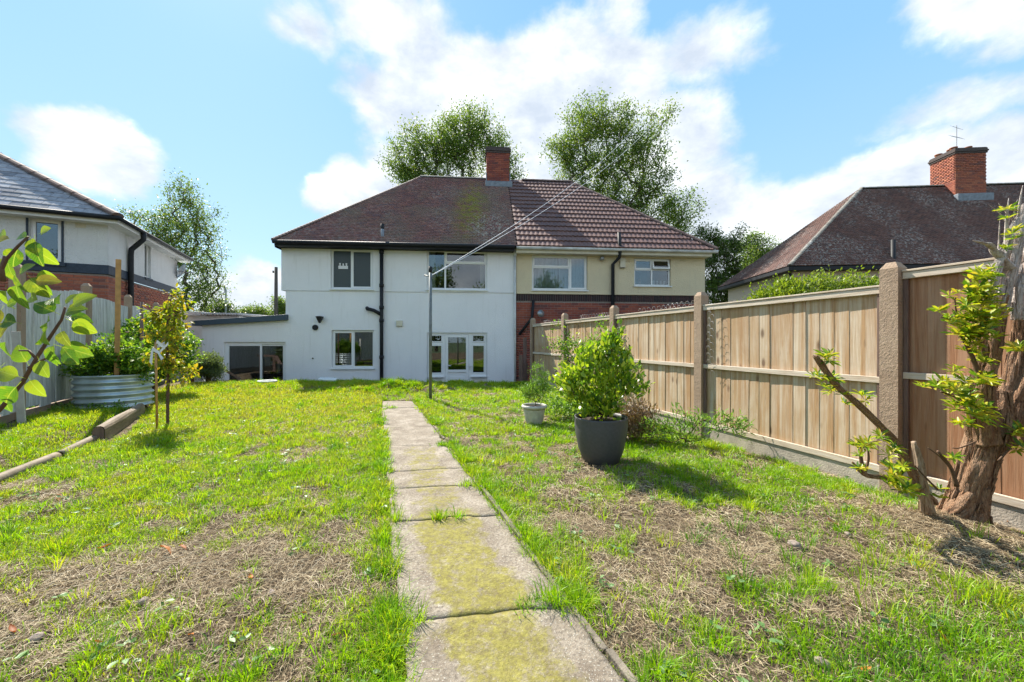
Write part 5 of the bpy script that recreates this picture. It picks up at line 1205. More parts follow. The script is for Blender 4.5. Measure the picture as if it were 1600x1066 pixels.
# plants along the right fence
plant('shrub', (.95, 5.65, 0), [(0, 0, 0), (0, 0, .08)], [(-.25, 0, .22, .35, .25, .22), (.2, .1, .28, .35, .25, .26), (.0, -.2, .12, .4, .2, .14)], 90, 14, .05, .040, 'herb_leaf', 'oval', 'twig_brown', .002, .01, 'bushy green plant behind the white pot', 'shrub', up=.5, crown='foliage', trunkname='stems')
plant('climber', (1.05, 7.6, 0), [(0, 0, 0), (0, 0, .4), (.05, 0, .8)], [(0, 0, .9, .35, .2, .5), (.3, -.2, .8, .4, .3, .5), (-.15, .1, 1.3, .25, .15, .25), (.55, -.6, 1.1, .25, .3, .45)], 110, 7, .06, .055, 'rose_leaf', 'oval', 'twig_brown', .003, .01, 'straggly thin climber against the far fence panels', 'climber', crown='foliage', trunkname='stems')
plant('seed_head_plant', (1.55, 5.55, 0), [(0, 0, 0), (0, 0, .15)], [(0, 0, .7, .25, .2, .4), (-.3, 0, .75, .2, .15, .4), (.05, 0, 1.1, .1, .1, .25)], 70, 16, .03, .05, 'sage_leaf', 'lance', 'twig_brown', .003, .01, 'tall grey green herb behind the laurel by the fence', 'plant', up=1.2, crown='foliage', trunkname='stems')
plant('dead_plant', (1.45, 4.45, -.03), [(0, 0, 0), (0, 0, .06)], [(0, 0, .26, .24, .22, .24), (-.2, 0, .2, .18, .2, .2)], 160, 8, .05, .055, 'dry_stalk', 'lance', 'twig_red', .002, .006, 'dry brown dead plant beside the charcoal pot', 'plant', up=.6, crown='dead_leaves', trunkname='stems')
plant('shrub', (1.88, 4.22, -.05), [(0, 0, 0), (.03, 0, .10)], [(-.25, 0, .22, .22, .18, .16), (.05, 0, .28, .25, .2, .18), (.42, .0, .32, .25, .15, .14), (.62, -.05, .25, .14, .1, .12)], 80, 7, .04, .058, 'herb_leaf', 'lance', 'twig_red', .003, .012, 'low sprawling narrow leaved shrub at the foot of the right fence', 'shrub', up=.6, crown='foliage', trunkname='stems')
# bushes over the fence
plant('bush', (6.2, 8.6, GZ+.2), [(0, 0, 0), (0, 0, 1.0), (.1, 0, 1.6)], [(-.35, 0, 2.25, .8, .6, .65), (.4, 0, 2.5, 1.0, .6, .66), (1.4, 0, 2.55, .9, .6, .64), (.2, 0, 1.9, 1.2, .6, .6), (1.9, -.2, 2.0, 1.0, .6, .8)], 480, 46, .10, .060, 'bush_leaf', 'oval', 'twig_brown', .004, .05, 'yellow green bush rising above the right fence', 'bush', up=.6, crown='foliage', trunkname='stems')

# ------------------------------------------------------------------ pieris stump with shoots
PB = Vector((2.95, 2.50, -.02))
pr_ = empty('tree_stump', PB, 0, 'gnarled shaggy barked shrub trunk cut back and sprouting fresh yellow shoots by the right fence', 'tree')
def at(px, py, Yd): return Vector(((px-800)/600*Yd, Yd, CAMZ+(533-py)/600*Yd)) - PB
def bark_tube(pts_, rads, mat, name='trunk', nseg=10, n=40, amp=.16, tw=1.5, seed=0, shreds=0, shred_mat=None):
    # Catmull-Rom through pts, ribbed bark with torn strips standing off it
    P_ = [Vector(p) for p in pts_]; out = []; rr = []
    for i in range(len(P_)-1):
        p0, p1, p2, p3 = P_[max(0, i-1)], P_[i], P_[i+1], P_[min(len(P_)-1, i+2)]
        for k in range(nseg):
            t_ = k/nseg; out.append(.5*((2*p1)+(p2-p0)*t_+(2*p0-5*p1+4*p2-p3)*t_*t_+(3*p1-p0-3*p2+p3)*t_**3)); rr.append(rads[i]*(1-t_)+rads[i+1]*t_)
    out.append(P_[-1]); rr.append(rads[-1]); L = sum((out[i+1]-out[i]).length for i in range(len(out)-1))
    def fn(i, j, nn):
        a = 2*math.pi*j/nn; u = L*i/len(out); cx, sy = math.cos(a+u*tw), math.sin(a+u*tw)
        # ridges run along the stem: fine round it, slow along it
        q = float(vnoise((a+u*tw) % (2*math.pi)*7/6.2832*1.0, u*3+seed, .45, 40+seed))-.5 + .6*(float(vnoise((a+u*tw) % (2*math.pi)*22/6.2832, u*6+seed, .8, 60+seed))-.5)
        return 1+amp*q*1.4+amp*.4*math.sin(3*a+u*3+seed)
    mb = MB(); mb.tube(out, rr, n, True, fn); o = mb.build(name, mat, pr_, True)
    if shreds:
        rs = random.Random(seed); sh = MB(); N = len(out)
        for _ in range(shreds):
            a = rs.uniform(0, 6.283); i0 = rs.randrange(0, N-5); ln = rs.randint(4, max(6, N//3)); off = rs.uniform(.98, 1.10); wd = rs.uniform(.003, .009); pl = []; rl = []
            for k in range(ln):
                i = min(N-1, i0+k); d = (out[min(N-1, i+1)]-out[max(0, i-1)]).normalized(); e1 = d.cross(Vector((0, 1, 0))).normalized(); e2 = e1.cross(d); aa = a+tw*L*i/N*.5+.02*math.sin(k*.9)
                lift = off+(.12*(k/ln)**3 if rs.random() < .5 else 0); pl.append(out[i]+(e1*math.cos(aa)+e2*math.sin(aa))*rr[i]*lift); rl.append(wd*(.35+math.sin(math.pi*(k+.5)/ln)))
            sh.tube(pl, rl, 4, True)
        sm_ = sh.build('bark_strips', shred_mat or mat, pr_, False); sm_['kind'] = 'stuff'
    return o
bark_tube([at(1495, 822, 2.50), at(1507, 785, 2.50), at(1530, 720, 2.47), at(1550, 660, 2.45), at(1558, 610, 2.45)], [.100, .080, .078, .084, .055], 'bark', seed=1, amp=.30, n=72, nseg=16, shreds=170)
bark_tube([at(1540, 690, 2.43), at(1532, 620, 2.40), at(1545, 555, 2.40), at(1553, 500, 2.38), at(1562, 462, 2.38)], [.066, .050, .043, .042, .036], 'bark', seed=2, amp=.34, n=56, nseg=14, shreds=110)
bark_tube([at(1560, 690, 2.5), at(1584, 610, 2.5), at(1596, 540, 2.5), at(1602, 470, 2.48), at(1606, 400, 2.45)], [.064, .050, .044, .042, .034], 'bark', seed=3, amp=.34, n=56, nseg=14, shreds=90)
bark_tube([at(1470, 812, 2.46), at(1492, 800, 2.46), at(1512, 775, 2.47)], [.02, .045, .06], 'bark', 'root', seed=11, amp=.3, shreds=14); bark_tube([at(1545, 822, 2.46), at(1532, 800, 2.46), at(1522, 760, 2.47)], [.012, .04, .06], 'bark', 'root', seed=12, amp=.3, shreds=14)
bark_tube([at(1558, 500, 2.37), at(1568, 455, 2.37), at(1583, 400, 2.36), at(1594, 350, 2.36), at(1600, 320, 2.36)], [.032, .030, .026, .016, .006], 'bare_wood', 'bare_trunk', seed=4, amp=.42, n=48, shreds=110)
bark_tube([at(1545, 480, 2.33), at(1556, 430, 2.33), at(1572, 385, 2.33), at(1590, 340, 2.34)], [.014, .020, .014, .004], 'bare_wood', 'bare_trunk', seed=14, amp=.4, n=24, shreds=30)
bark_tube([at(1590, 500, 2.36), at(1592, 450, 2.36), at(1606, 400, 2.36), at(1612, 350, 2.36)], [.022, .026, .018, .006], 'bare_wood', 'bare_trunk', seed=15, amp=.4, n=24, shreds=30)
bark_tube([at(1578, 420, 2.33), at(1556, 395, 2.33), at(1545, 383, 2.32), at(1520, 376, 2.31)], [.024, .015, .011, .002], 'bare_wood', 'snag', 8, 16, .3, seed=5, shreds=8)
for (a_, b_, r_) in (((1562, 470), (1572, 330), .022), ((1555, 450), (1562, 345), .012), ((1580, 400), (1576, 310), .016), ((1590, 360), (1598, 290), .012), ((1588, 350), (1560, 318), .008), ((1570, 345), (1545, 320), .005), ((1575, 350), (1566, 322), .006), ((1585, 340), (1590, 312), .006), ((1548, 470), (1560, 400), .012)):
    m_ = ((a_[0]+b_[0])/2+random.uniform(-7, 7), (a_[1]+b_[1])/2); bark_tube([at(*a_, 2.36), at(*m_, 2.34), at(*b_, 2.33)], [r_*.7, r_*.5, r_*.1], 'bare_wood', 'snag', 5, 10, .25, seed=6)
# long leaning branch, split stub, low crooked branch, twigs
bark_tube([at(1447, 792, 2.42), at(1432, 752, 2.40), at(1402, 695, 2.36), at(1350, 641, 2.32), at(1303, 596, 2.30), at(1275, 556, 2.28)], [.026, .019, .016, .014, .012, .009], 'bark', 'branch', 8, 20, .22, seed=7, shreds=40)
bark_tube([at(1448, 800, 2.40), at(1443, 765, 2.39), at(1436, 725, 2.38), at(1428, 690, 2.38)], [.032, .022, .017, .010], 'split_wood', 'split_stub', 8, 24, .35, seed=8, shreds=30)
bark_tube([at(1460, 785, 2.42), at(1425, 755, 2.38), at(1385, 748, 2.34), at(1352, 742, 2.30), at(1332, 722, 2.28)], [.021, .014, .012, .010, .005], 'bark', 'branch', 8, 16, .2, seed=9, shreds=20)
for pts_, r_ in ((((1352, 742), (1345, 715), (1347, 692)), .012), (((1352, 738), (1357, 718), (1356, 700)), .008), (((1495, 760), (1485, 730), (1465, 705)), .012), (((1487, 735), (1470, 715), (1450, 700)), .005), (((1465, 765), (1445, 745), (1430, 728)), .006),
                  ((( 1535, 600), (1520, 560), (1500, 520)), .014), (((1540, 560), (1525, 520), (1500, 500)), .010), (((1530, 640), (1505, 625), (1470, 612)), .010), (((1548, 520), (1535, 480), (1530, 450)), .010), (((1510, 520), (1495, 490), (1492, 465)), .006), (((1500, 505), (1485, 500), (1470, 495)), .005), (((1525, 690), (1500, 700), (1488, 700)), .005), (((1560, 720), (1580, 700), (1600, 690)), .006)):
    bark_tube([at(*p, 2.33) for p in pts_], [r_, r_*.8, r_*.5], 'twig_red', 'twig', 4, 8, .1, seed=3)
WH = [(1493, 458, 7, 1), (1530, 432, 9, 3), (1545, 425, 6, 2), (1520, 455, 9, 3), (1540, 450, 8, 2), (1515, 480, 9, 2), (1535, 475, 9, 3), (1470, 492, 7, 1), (1487, 500, 7, 2), (1500, 505, 8, 3), (1520, 500, 9, 4), (1540, 500, 9, 3), (1505, 525, 9, 3), (1525, 522, 9, 4), (1545, 520, 8, 2), (1560, 490, 8, 2),
      (1515, 545, 8, 2), (1530, 560, 8, 2), (1470, 598, 8, 2), (1450, 603, 6, 1), (1490, 612, 9, 2), (1505, 600, 8, 2), (1515, 625, 9, 3), (1535, 595, 9, 2), (1545, 590, 8, 1), (1530, 645, 9, 3), (1510, 655, 8, 2), (1545, 655, 7, 1), (1500, 635, 8, 2), (1498, 580, 7, 1), (1590, 550, 9, 2), (1595, 680, 9, 2), (1590, 700, 8, 1),
      (1290, 556, 8, 2), (1280, 590, 7, 1), (1293, 600, 8, 2), (1305, 607, 7, 1), (1345, 618, 8, 1), (1325, 622, 6, 1), (1343, 692, 8, 2), (1355, 700, 7, 1), (1335, 705, 6, 1), (1373, 690, 8, 1), (1392, 700, 7, 1), (1385, 710, 7, 1), (1400, 738, 9, 2), (1395, 755, 9, 2), (1340, 735, 6, 1), (1410, 725, 7, 1), (1418, 770, 9, 2), (1484, 715, 7, 1), (1470, 770, 7, 1), (1565, 335, 6, 1), (1580, 365, 6, 2), (1572, 325, 6, 1), (1575, 385, 5, 1)]
P_, D_, S_ = [], [], []
for (px_, py_, sz, cnt) in WH:
    for c_ in range(cnt*2):
        ce = at(px_+random.uniform(-10, 10), py_+random.uniform(-9, 9), 2.30+random.uniform(-.06, .06)); tilt = Vector((random.uniform(-.5, .3), random.uniform(-.7, .1), random.uniform(.4, 1))).normalized()
        for k in range(10):
            th = 2*math.pi*k/10+random.random()*.4; s1 = tilt.orthogonal().normalized(); s2_ = tilt.cross(s1)
            d = s1*math.cos(th)+s2_*math.sin(th)+tilt*random.uniform(.15, .8); P_.append(ce); D_.append(d.normalized()); S_.append(sz/8*.062*random.uniform(.75, 1.2))
leaf_parts('leaf', 'lance', np.array([list(p) for p in P_]), np.array([list(p) for p in D_]), np.array(S_), 'pieris_leaf', pr_)

# ------------------------------------------------------------------ foreground pear branch at the left edge
pb = empty('pear_branch', (-1.0, .80, 1.0), 0, 'leafy pear branch reaching in at the left edge close to the camera', 'branch')
PO = Vector((-1.0, .80, 1.0))
def pt_(px, py, Yd=.78): return Vector(((px-800)/600*Yd, Yd, CAMZ+(533-py)/600*Yd)) - PO
def twig(pl, r0, r1, name='twig'):
    n = len(pl); MB().tube(pl, [r0+(r1-r0)*i/(n-1) for i in range(n)], 8).build(name, 'twig_red', pb, True)
twig([pt_(-120, 760), pt_(-40, 680), pt_(0, 640), pt_(35, 598), pt_(60, 555), pt_(78, 527), pt_(96, 500), pt_(102, 480)], .0048, .0020, 'stem')
twig([pt_(45, 575), pt_(62, 565), pt_(80, 556)], .003, .0018); twig([pt_(30, 548), pt_(45, 548), pt_(56, 560)], .0015, .0025); twig([pt_(-60, 520), pt_(-10, 450), pt_(10, 405), pt_(28, 385), pt_(44, 370)], .004, .002, 'stem')
twig([pt_(5, 440), pt_(3, 420), pt_(8, 400)], .004, .003)
def pear_leaf_mesh(seed):
    rs = random.Random(seed); mb = MB(); n = 9; fold = rs.uniform(.15, .4); curl = rs.uniform(.1, .35); wv = rs.uniform(0, 6)
    for i in range(n+1):
        t_ = i/n; wd = .37*math.sin(math.pi*min(1, t_**.80))**.70*(1-.18*t_) if 0 < t_ < 1 else .004
        if t_ > .95: wd = .03
        z = -curl*t_*t_; y_ = .14+.86*t_
        mb.v += [(-wd, y_, z+fold*wd+.015*math.sin(wv+t_*9)), (-wd*.5, y_, z+fold*wd*.42), (0, y_, z), (wd*.5, y_, z+fold*wd*.42), (wd, y_, z+fold*wd+.015*math.cos(wv+t_*8))]
    for i in range(n):
        for j in range(4): a = i*5+j; mb.f.append((a, a+1, a+6, a+5))
    k = len(mb.v); mb.v += [(-.008, -.12, 0.02), (.008, -.12, .02), (.008, .16, 0), (-.008, .16, 0)]; mb.f.append((k, k+1, k+2, k+3))
    return mb.mesh('leaf', 'pear_leaf', True)
pm = [pear_leaf_mesh(s) for s in range(6)]
LEAF = [(20, 372, 62, 200), (45, 370, 60, 175), (48, 372, 58, -60), (55, 372, 75, -85), (62, 365, 45, 20), (30, 385, 60, 250), (50, 385, 65, -50), (12, 372, 50, 150), (5, 400, 60, 235), (12, 405, 75, 260), (28, 430, 62, 40), (55, 425, 58, -30), (45, 430, 60, -60), (25, 440, 75, 265), (10, 450, 65, 240), (50, 440, 55, 10), (20, 425, 55, -75), (65, 440, 50, -80), (5, 480, 55, 250), (30, 470, 45, 200),
        (95, 478, 45, 110), (100, 478, 55, 60), (90, 490, 60, 150), (80, 500, 58, 195), (75, 510, 55, 230), (100, 490, 65, 20), (105, 495, 62, -5), (110, 480, 58, 35), (108, 500, 55, -35), (95, 515, 60, -60), (85, 535, 60, -90), (90, 540, 62, -20), (78, 545, 60, -80), (70, 525, 52, 200), (60, 560, 62, -65), (45, 570, 55, 110), (35, 590, 60, 160), (45, 590, 58, -60), (30, 600, 65, 230), (10, 620, 60, 250), (12, 500, 60, 260), (8, 530, 62, 255), (30, 505, 55, 170), (5, 570, 60, 230), (62, 470, 45, 160), (118, 500, 50, -70), (100, 545, 55, -40), (85, 480, 50, 130)]
for i, (px_, py_, L, ang) in enumerate(LEAF):
    Yd = .78+random.uniform(-.07, .07); p = pt_(px_, py_, Yd); s = L/600*Yd*random.uniform(.44, .68); a = R(ang); d = Vector((math.cos(a), random.uniform(-.35, .35), math.sin(a))).normalized()
    nr = Vector((random.uniform(-.6, .6), -1, random.uniform(.0, .9))); x_ = d.cross(nr).normalized(); z_ = x_.cross(d)
    mw = Matrix(((x_.x*s, d.x*s, z_.x*s, p.x), (x_.y*s, d.y*s, z_.y*s, p.y), (x_.z*s, d.z*s, z_.z*s, p.z), (0, 0, 0, 1))); link('leaf', pm[i % 6], pb, mw)

# ------------------------------------------------------------------ trees beyond
def lobes_px(lst, Yd, base, dep=.6):
    out = []
    for (px_, py_, rx, rz) in lst:
        X_ = (px_-800)/600*Yd-base[0]; Z_ = CAMZ+(533-py_)/600*Yd-base[2]; out.append((X_, 0, Z_, rx/600*Yd, min(rx, rz)*dep*1.4/600*Yd, rz/600*Yd))
    return out
def far_tree(name, px0, Yd, lst, n, per, sigma, size, mat, label, rmax=.28, fork=None, dep=.6, zt=3.5):
    b_ = ((px0-800)/600*Yd, Yd, GZ); return plant(name, b_, [(0, 0, 0), (.05, 0, zt*.5), (.0, 0, zt)] + (fork or []), lobes_px(lst, Yd, b_, dep), int(n*1.5), int(per*1.25), sigma*.95, size*.76, mat, 'diamond', 'tree_bark', .02, rmax, label, 'tree', 'trees beyond the houses', up=0)
far_tree('tree', 715, 30, [(645, 235, 42, 38), (625, 265, 28, 25), (735, 205, 52, 42), (690, 225, 40, 40), (725, 250, 75, 40), (785, 245, 28, 45), (655, 280, 55, 25), (800, 285, 20, 25)], 330, 26, .36, .21, 'tree_leaf', 'broad open crowned tree behind the white house chimney', zt=8)
far_tree('tree', 945, 28, [(925, 190, 50, 40), (975, 200, 48, 42), (1000, 235, 50, 40), (895, 230, 45, 35), (940, 270, 65, 50), (1010, 300, 60, 40), (1050, 330, 45, 38), (1000, 350, 60, 35), (1065, 350, 32, 30), (950, 330, 60, 40), (868, 228, 27, 24), (882, 262, 28, 24), (1030, 185, 24, 26)], 460, 28, .34, .20, 'tree_leaf', 'tallest tree behind the cream house roof', zt=8)
far_tree('tree', 285, 27, [(290, 310, 26, 35), (310, 345, 36, 34), (270, 350, 38, 30), (250, 330, 20, 14), (300, 400, 48, 40), (320, 445, 30, 38), (265, 400, 40, 45), (220, 345, 32, 16), (195, 330, 22, 10), (240, 370, 35, 25), (300, 465, 48, 30)], 400, 14, .30, .18, 'tree_leaf', 'airy tree between the left house and the extension', zt=4, rmax=.22)
far_tree('tree', 1140, 24, [(1120, 400, 36, 34), (1150, 380, 22, 25), (1120, 450, 45, 35), (1105, 370, 22, 20), (1160, 440, 35, 32)], 230, 30, .22, .15, 'tree_leaf_dark', 'dark leafy tree between the cream house and the right house', zt=2.5, rmax=.16)
far_tree('tree', 1185, 27, [(1180, 385, 28, 22), (1200, 400, 20, 25), (1175, 415, 30, 28)], 130, 22, .22, .15, 'tree_leaf', 'light tree just left of the right house roof', zt=3, rmax=.14)
far_tree('tree', 402, 42, [(395, 490, 24, 14), (415, 495, 20, 14), (380, 495, 18, 12)], 90, 26, .3, .22, 'tree_leaf', 'round green tree far beyond the extension', zt=1.5, rmax=.14)
far_tree('tree', 345, 40, [(345, 482, 22, 14), (330, 495, 26, 16), (365, 495, 20, 14)], 90, 26, .3, .22, 'tree_leaf_dark', 'dark tree far behind the garage', zt=1.5, rmax=.14)
far_tree('tree', 444, 34, [(438, 478, 14, 16), (440, 495, 12, 12)], 50, 22, .25, .18, 'tree_leaf', 'small far tree beside the telegraph pole', zt=1.5, rmax=.1)
# hedge line at the end of the garden behind the camera, as the windows mirror it
for i, (x_, y_, h) in enumerate(((-9, -17, 8.5), (-3, -18, 9.5), (3, -17, 8.5), (9, -18, 9), (-15, -15, 8), (15, -16, 8))):
    plant('tree', (x_, y_, 0), [(0, 0, 0), (0, 0, 1.2)], [(0, 0, h*.5, 2.9, 2.0, h*.42), (.8, 0, h*.75, 1.8, 1.5, h*.25), (-.9, 0, h*.3, 2.4, 1.8, h*.26)], 170, 24, .40, .26, 'tree_leaf_dark', 'diamond', 'tree_bark', .02, .2,
          ['dark tree closing the garden behind the camera, ' + q for q in ('left of the middle pair', 'left one of the middle pair', 'right one of the middle pair', 'right of the middle pair', 'outermost on the left', 'outermost on the right')][i], 'tree', 'trees at the garden end')

# ------------------------------------------------------------------ grass, straw, stones, leaves
def seg_dist(x, y, a, b_):
    ax_, ay = a; bx, by = b_; dx_, dy = bx-ax_, by-ay; t_ = np.clip(((x-ax_)*dx_+(y-ay)*dy)/(dx_*dx_+dy*dy), 0, 1); return np.hypot(x-ax_-t_*dx_, y-ay-t_*dy)
def green(x, y):
    g_ = .545 + .09*sstep(4.5, 7, y)
    lf = x < path_l(y)
    # worn patches
    g_ = g_ - .34*np.exp(-(((x+1.7)/1.35)**2+((y-1.75)/.42)**2)) - .30*np.exp(-(((x+1.0)/.8)**2+((y-2.6)/.35)**2))*.6
    g_ = g_ - .27*np.exp(-(((x-1.0)/.95)**2+((y-2.5)/.75)**2)) - .28*np.exp(-(((x-1.9)/1.0)**2+((y-2.2)/.5)**2)) - .33*np.exp(-(((x-.85)/.5)**2+((y-1.4)/.3)**2)) - .25*np.exp(-(((x-.1)/.9)**2+((y-4.3)/.6)**2))
    g_ = g_ - .32*np.exp(-(((x+2.6)/.7)**2+((y-8.45)/.22)**2)) - .6*np.exp(-(((x-2.8)/.65)**2+((y-2.25)/.38)**2))
    g_ = g_ + .35*np.exp(-(((x-2.1)/.9)**2+((y-1.45)/.30)**2)) + .25*np.exp(-(np.abs(x-path_l(y)+.12)/.14)**2) + .25*np.exp(-(np.abs(x-path_r(y)-.16)/.15)**2)*(y > 1.9) + .35*lf*sstep(4, 6.5, y) + .27*lf*sstep(2.2, 3.2, y)
    g_ = g_ + .2*np.exp(-((x-(3.0-y/3))/.5)**2)*(y > 3)
    n_ = 1.0*(fbm(x, y, .55, 61, 4)-.5) + .5*(fbm(x, y, 2.2, 71, 2)-.5) + 1.25*(fbm(x, y, .15, 77, 2)-.5)
    return g_ + n_
def ok(x, y):
    k = ~on_path(x, y, -.015); fx_ = 4.1-y/3-.07; k &= x < fx_; k &= x > (-6.57-.56*(y-5.1))+.06; k &= y < EDGE+.03
    k &= np.hypot(x-pc[0], y-pc[1]) > .17; k &= np.hypot(x-pw_[0], y-pw_[1]) > .11; k &= (((x-PC.x)/.47)**2+((y-PC.y)/.44)**2) > 1
    k &= seg_dist(x, y, (-4.05, 2.7), (-4.86, 4.55)) > .05; k &= seg_dist(x, y, (-4.62, 4.42), (-5.85, 6.0)) > .09; k &= np.hypot(x-2.98, y-2.5) > .17
    k &= ~((x > -6.5) & (x < -4.1) & (y > 8.78) & (y < 8.92))
    return k
def blades(P, h, wd, az_, bend, rnd):
    n = len(P); d = np.stack([np.cos(az_), np.sin(az_), 0*az_], 1); s_ = np.stack([-np.sin(az_), np.cos(az_), 0*az_], 1)
    tw_ = rng.uniform(-1.2, 1.2, n)[:, None]; s_ = s_*np.cos(tw_)+d*np.sin(tw_)
    up = np.array([0, 0, 1.]); b_ = bend[:, None]; H = h[:, None]; w_ = wd[:, None]
    m_ = P + up*H*.55 + d*H*b_*.28; t_ = P + up*H*(1-.35*b_) + d*H*b_*.95
    V = np.stack([P-s_*w_*.5, P+s_*w_*.5, m_-s_*w_*.42, m_+s_*w_*.42, t_], 1).reshape(-1, 3)
    k = np.arange(n)*5; F = np.concatenate([np.stack([k, k+1, k+3], 1), np.stack([k, k+3, k+2], 1), np.stack([k+2, k+3, k+4], 1)]); return V, F, np.repeat(rnd, 5)
def region(n, y0, y1, x0, x1):
    y = rng.uniform(y0, y1, n); x = rng.uniform(x0, x1, n); lim = 1.42*y+.5; k = np.abs(x) < lim; return x[k], y[k]
GV, GF, GR = [], [], []; off = 0
def add(V, F, r_):
    global off
    GV.append(V); GF.append(F+off); GR.append(r_); off += len(V)
# carpet of short blades
for (dens_, y0, y1, hh, ww) in ((12500, 1.0, 2.4, .034, .0030), (8200, 2.4, 4.2, .038, .0038), (4200, 4.2, 6.8, .044, .0058), (2500, 6.8, 10.4, .056, .0085)):
    n = int(dens_*(y1-y0)*12); x, y = region(n, y0, y1, -8, 4.2)
    g_ = green(x, y); k = ok(x, y) & (rng.random(len(x)) < sstep(.36, .72, g_)*.80+.07*sstep(.1, .4, g_)); x, y, g_ = x[k], y[k], g_[k]
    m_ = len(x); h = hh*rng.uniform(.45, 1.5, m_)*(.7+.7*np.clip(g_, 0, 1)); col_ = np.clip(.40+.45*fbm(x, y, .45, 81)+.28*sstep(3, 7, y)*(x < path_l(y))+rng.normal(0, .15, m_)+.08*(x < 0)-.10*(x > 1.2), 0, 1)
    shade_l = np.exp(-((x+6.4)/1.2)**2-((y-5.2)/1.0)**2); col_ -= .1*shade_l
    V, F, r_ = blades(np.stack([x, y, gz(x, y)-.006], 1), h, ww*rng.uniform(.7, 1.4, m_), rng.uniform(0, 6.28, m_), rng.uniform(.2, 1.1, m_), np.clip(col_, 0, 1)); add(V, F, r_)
# tufts
tx, ty = [], []
for (n, y0, y1) in ((1500, 1.0, 2.4), (2300, 2.4, 4.5), (2000, 4.5, 10.2)):
    x, y = region(n, y0, y1, -7.5, 4); g_ = green(x, y); k = ok(x, y) & (rng.random(len(x)) < .30+.55*sstep(.30, .75, g_)); tx.append(x[k]); ty.append(y[k])
yy = rng.uniform(1.0, 7.2, 900); sd = rng.random(900) < .58; xx = np.where(sd, path_l(yy)-.005-np.abs(rng.normal(0, .05, 900)), path_r(yy)+.03+np.abs(rng.normal(0, .06, 900))); kk_ = sd | (yy > 1.0); kk_ &= fbm(xx, yy, .35, 201, 2) > .38; tx.append(xx[kk_]); ty.append(yy[kk_])
yy = rng.uniform(9.3, 10.35, 420); xx = rng.uniform(-7, 1, 420); q_ = fbm(xx, yy, .6, 303, 2) > .5; tx.append(xx[q_]); ty.append(yy[q_]); yy = rng.normal(8.55, .3, 160); xx = rng.normal(-2.6, .9, 160); tx.append(xx); ty.append(yy)
SPX = []; SPY = []
for (cy_, u0, u1, q) in ((1.62, .70, 1.0, 9), (2.47, .45, .62, 3), (.66, .8, 1., 6), (2.99, .85, 1., 3), (4.13, .8, 1., 3), (1.6, .0, .12, 5), (2.46, .0, .08, 4), (3.38, 0, .08, 3), (6.5, .2, .4, 2)):
    for _ in range(q): u = random.uniform(u0, u1); SPX.append(path_l(cy_)+(path_r(cy_)-path_l(cy_))*u); SPY.append(cy_+.10*(u-.5)+random.uniform(-.02, .02))
tx.append(np.array(SPX)); ty.append(np.array(SPY))
tx = np.concatenate(tx); ty = np.concatenate(ty); per = rng.integers(16, 60, len(tx)); 
big = 1+.9*np.exp(-(((tx-2.1)/.9)**2+((ty-1.5)/.45)**2))
idx = np.repeat(np.arange(len(tx)), per); m_ = len(idx); sp0 = .018+.016*rng.random(len(tx)); dx_ = rng.normal(0, 1, (m_, 2))*sp0[idx][:, None]*big[idx][:, None]
x = tx[idx]+dx_[:, 0]; y = ty[idx]+dx_[:, 1]; k = ok(x, y) | (on_path(x, y, 0) & ~on_path(x, y, -.09)) | (idx >= len(tx)-len(SPX)); x, y, dx_, idx = x[k], y[k], dx_[k], idx[k]; m_ = len(x)
nreg = len(tx)-len(SPX); th_ = (.035+.075*rng.random(len(tx))**1.7)*big*(1+.55*(ty > 8.2)); tc_ = np.clip(.30+.50*vnoise(tx, ty, .6, 95)+rng.normal(0, .17, len(tx))-.12*(tx > 1.0)*(ty < 2.6)+.06*(tx < 0), 0, .9)
zb_ = np.where(on_path(x, y, -.02), .012, gz(x, y)-.006); V, F, r_ = blades(np.stack([x, y, zb_], 1), th_[idx]*rng.uniform(.5, 1.25, m_), (.0034+.0011*np.clip(ty[idx]-2, 0, 5))*rng.uniform(.7, 1.3, m_), np.arctan2(dx_[:, 1], dx_[:, 0])+rng.normal(0, .5, m_), rng.uniform(.25, 1.15, m_), np.clip(tc_[idx]+rng.normal(0, .11, m_), 0, 1)); add(V, F, r_)
tag(npmesh('grass', np.concatenate(GV), np.concatenate(GF), 'grass_blade', None, np.concatenate(GR)), 'patchy bright green lawn grass on both sides of the path', 'grass', kind='stuff')
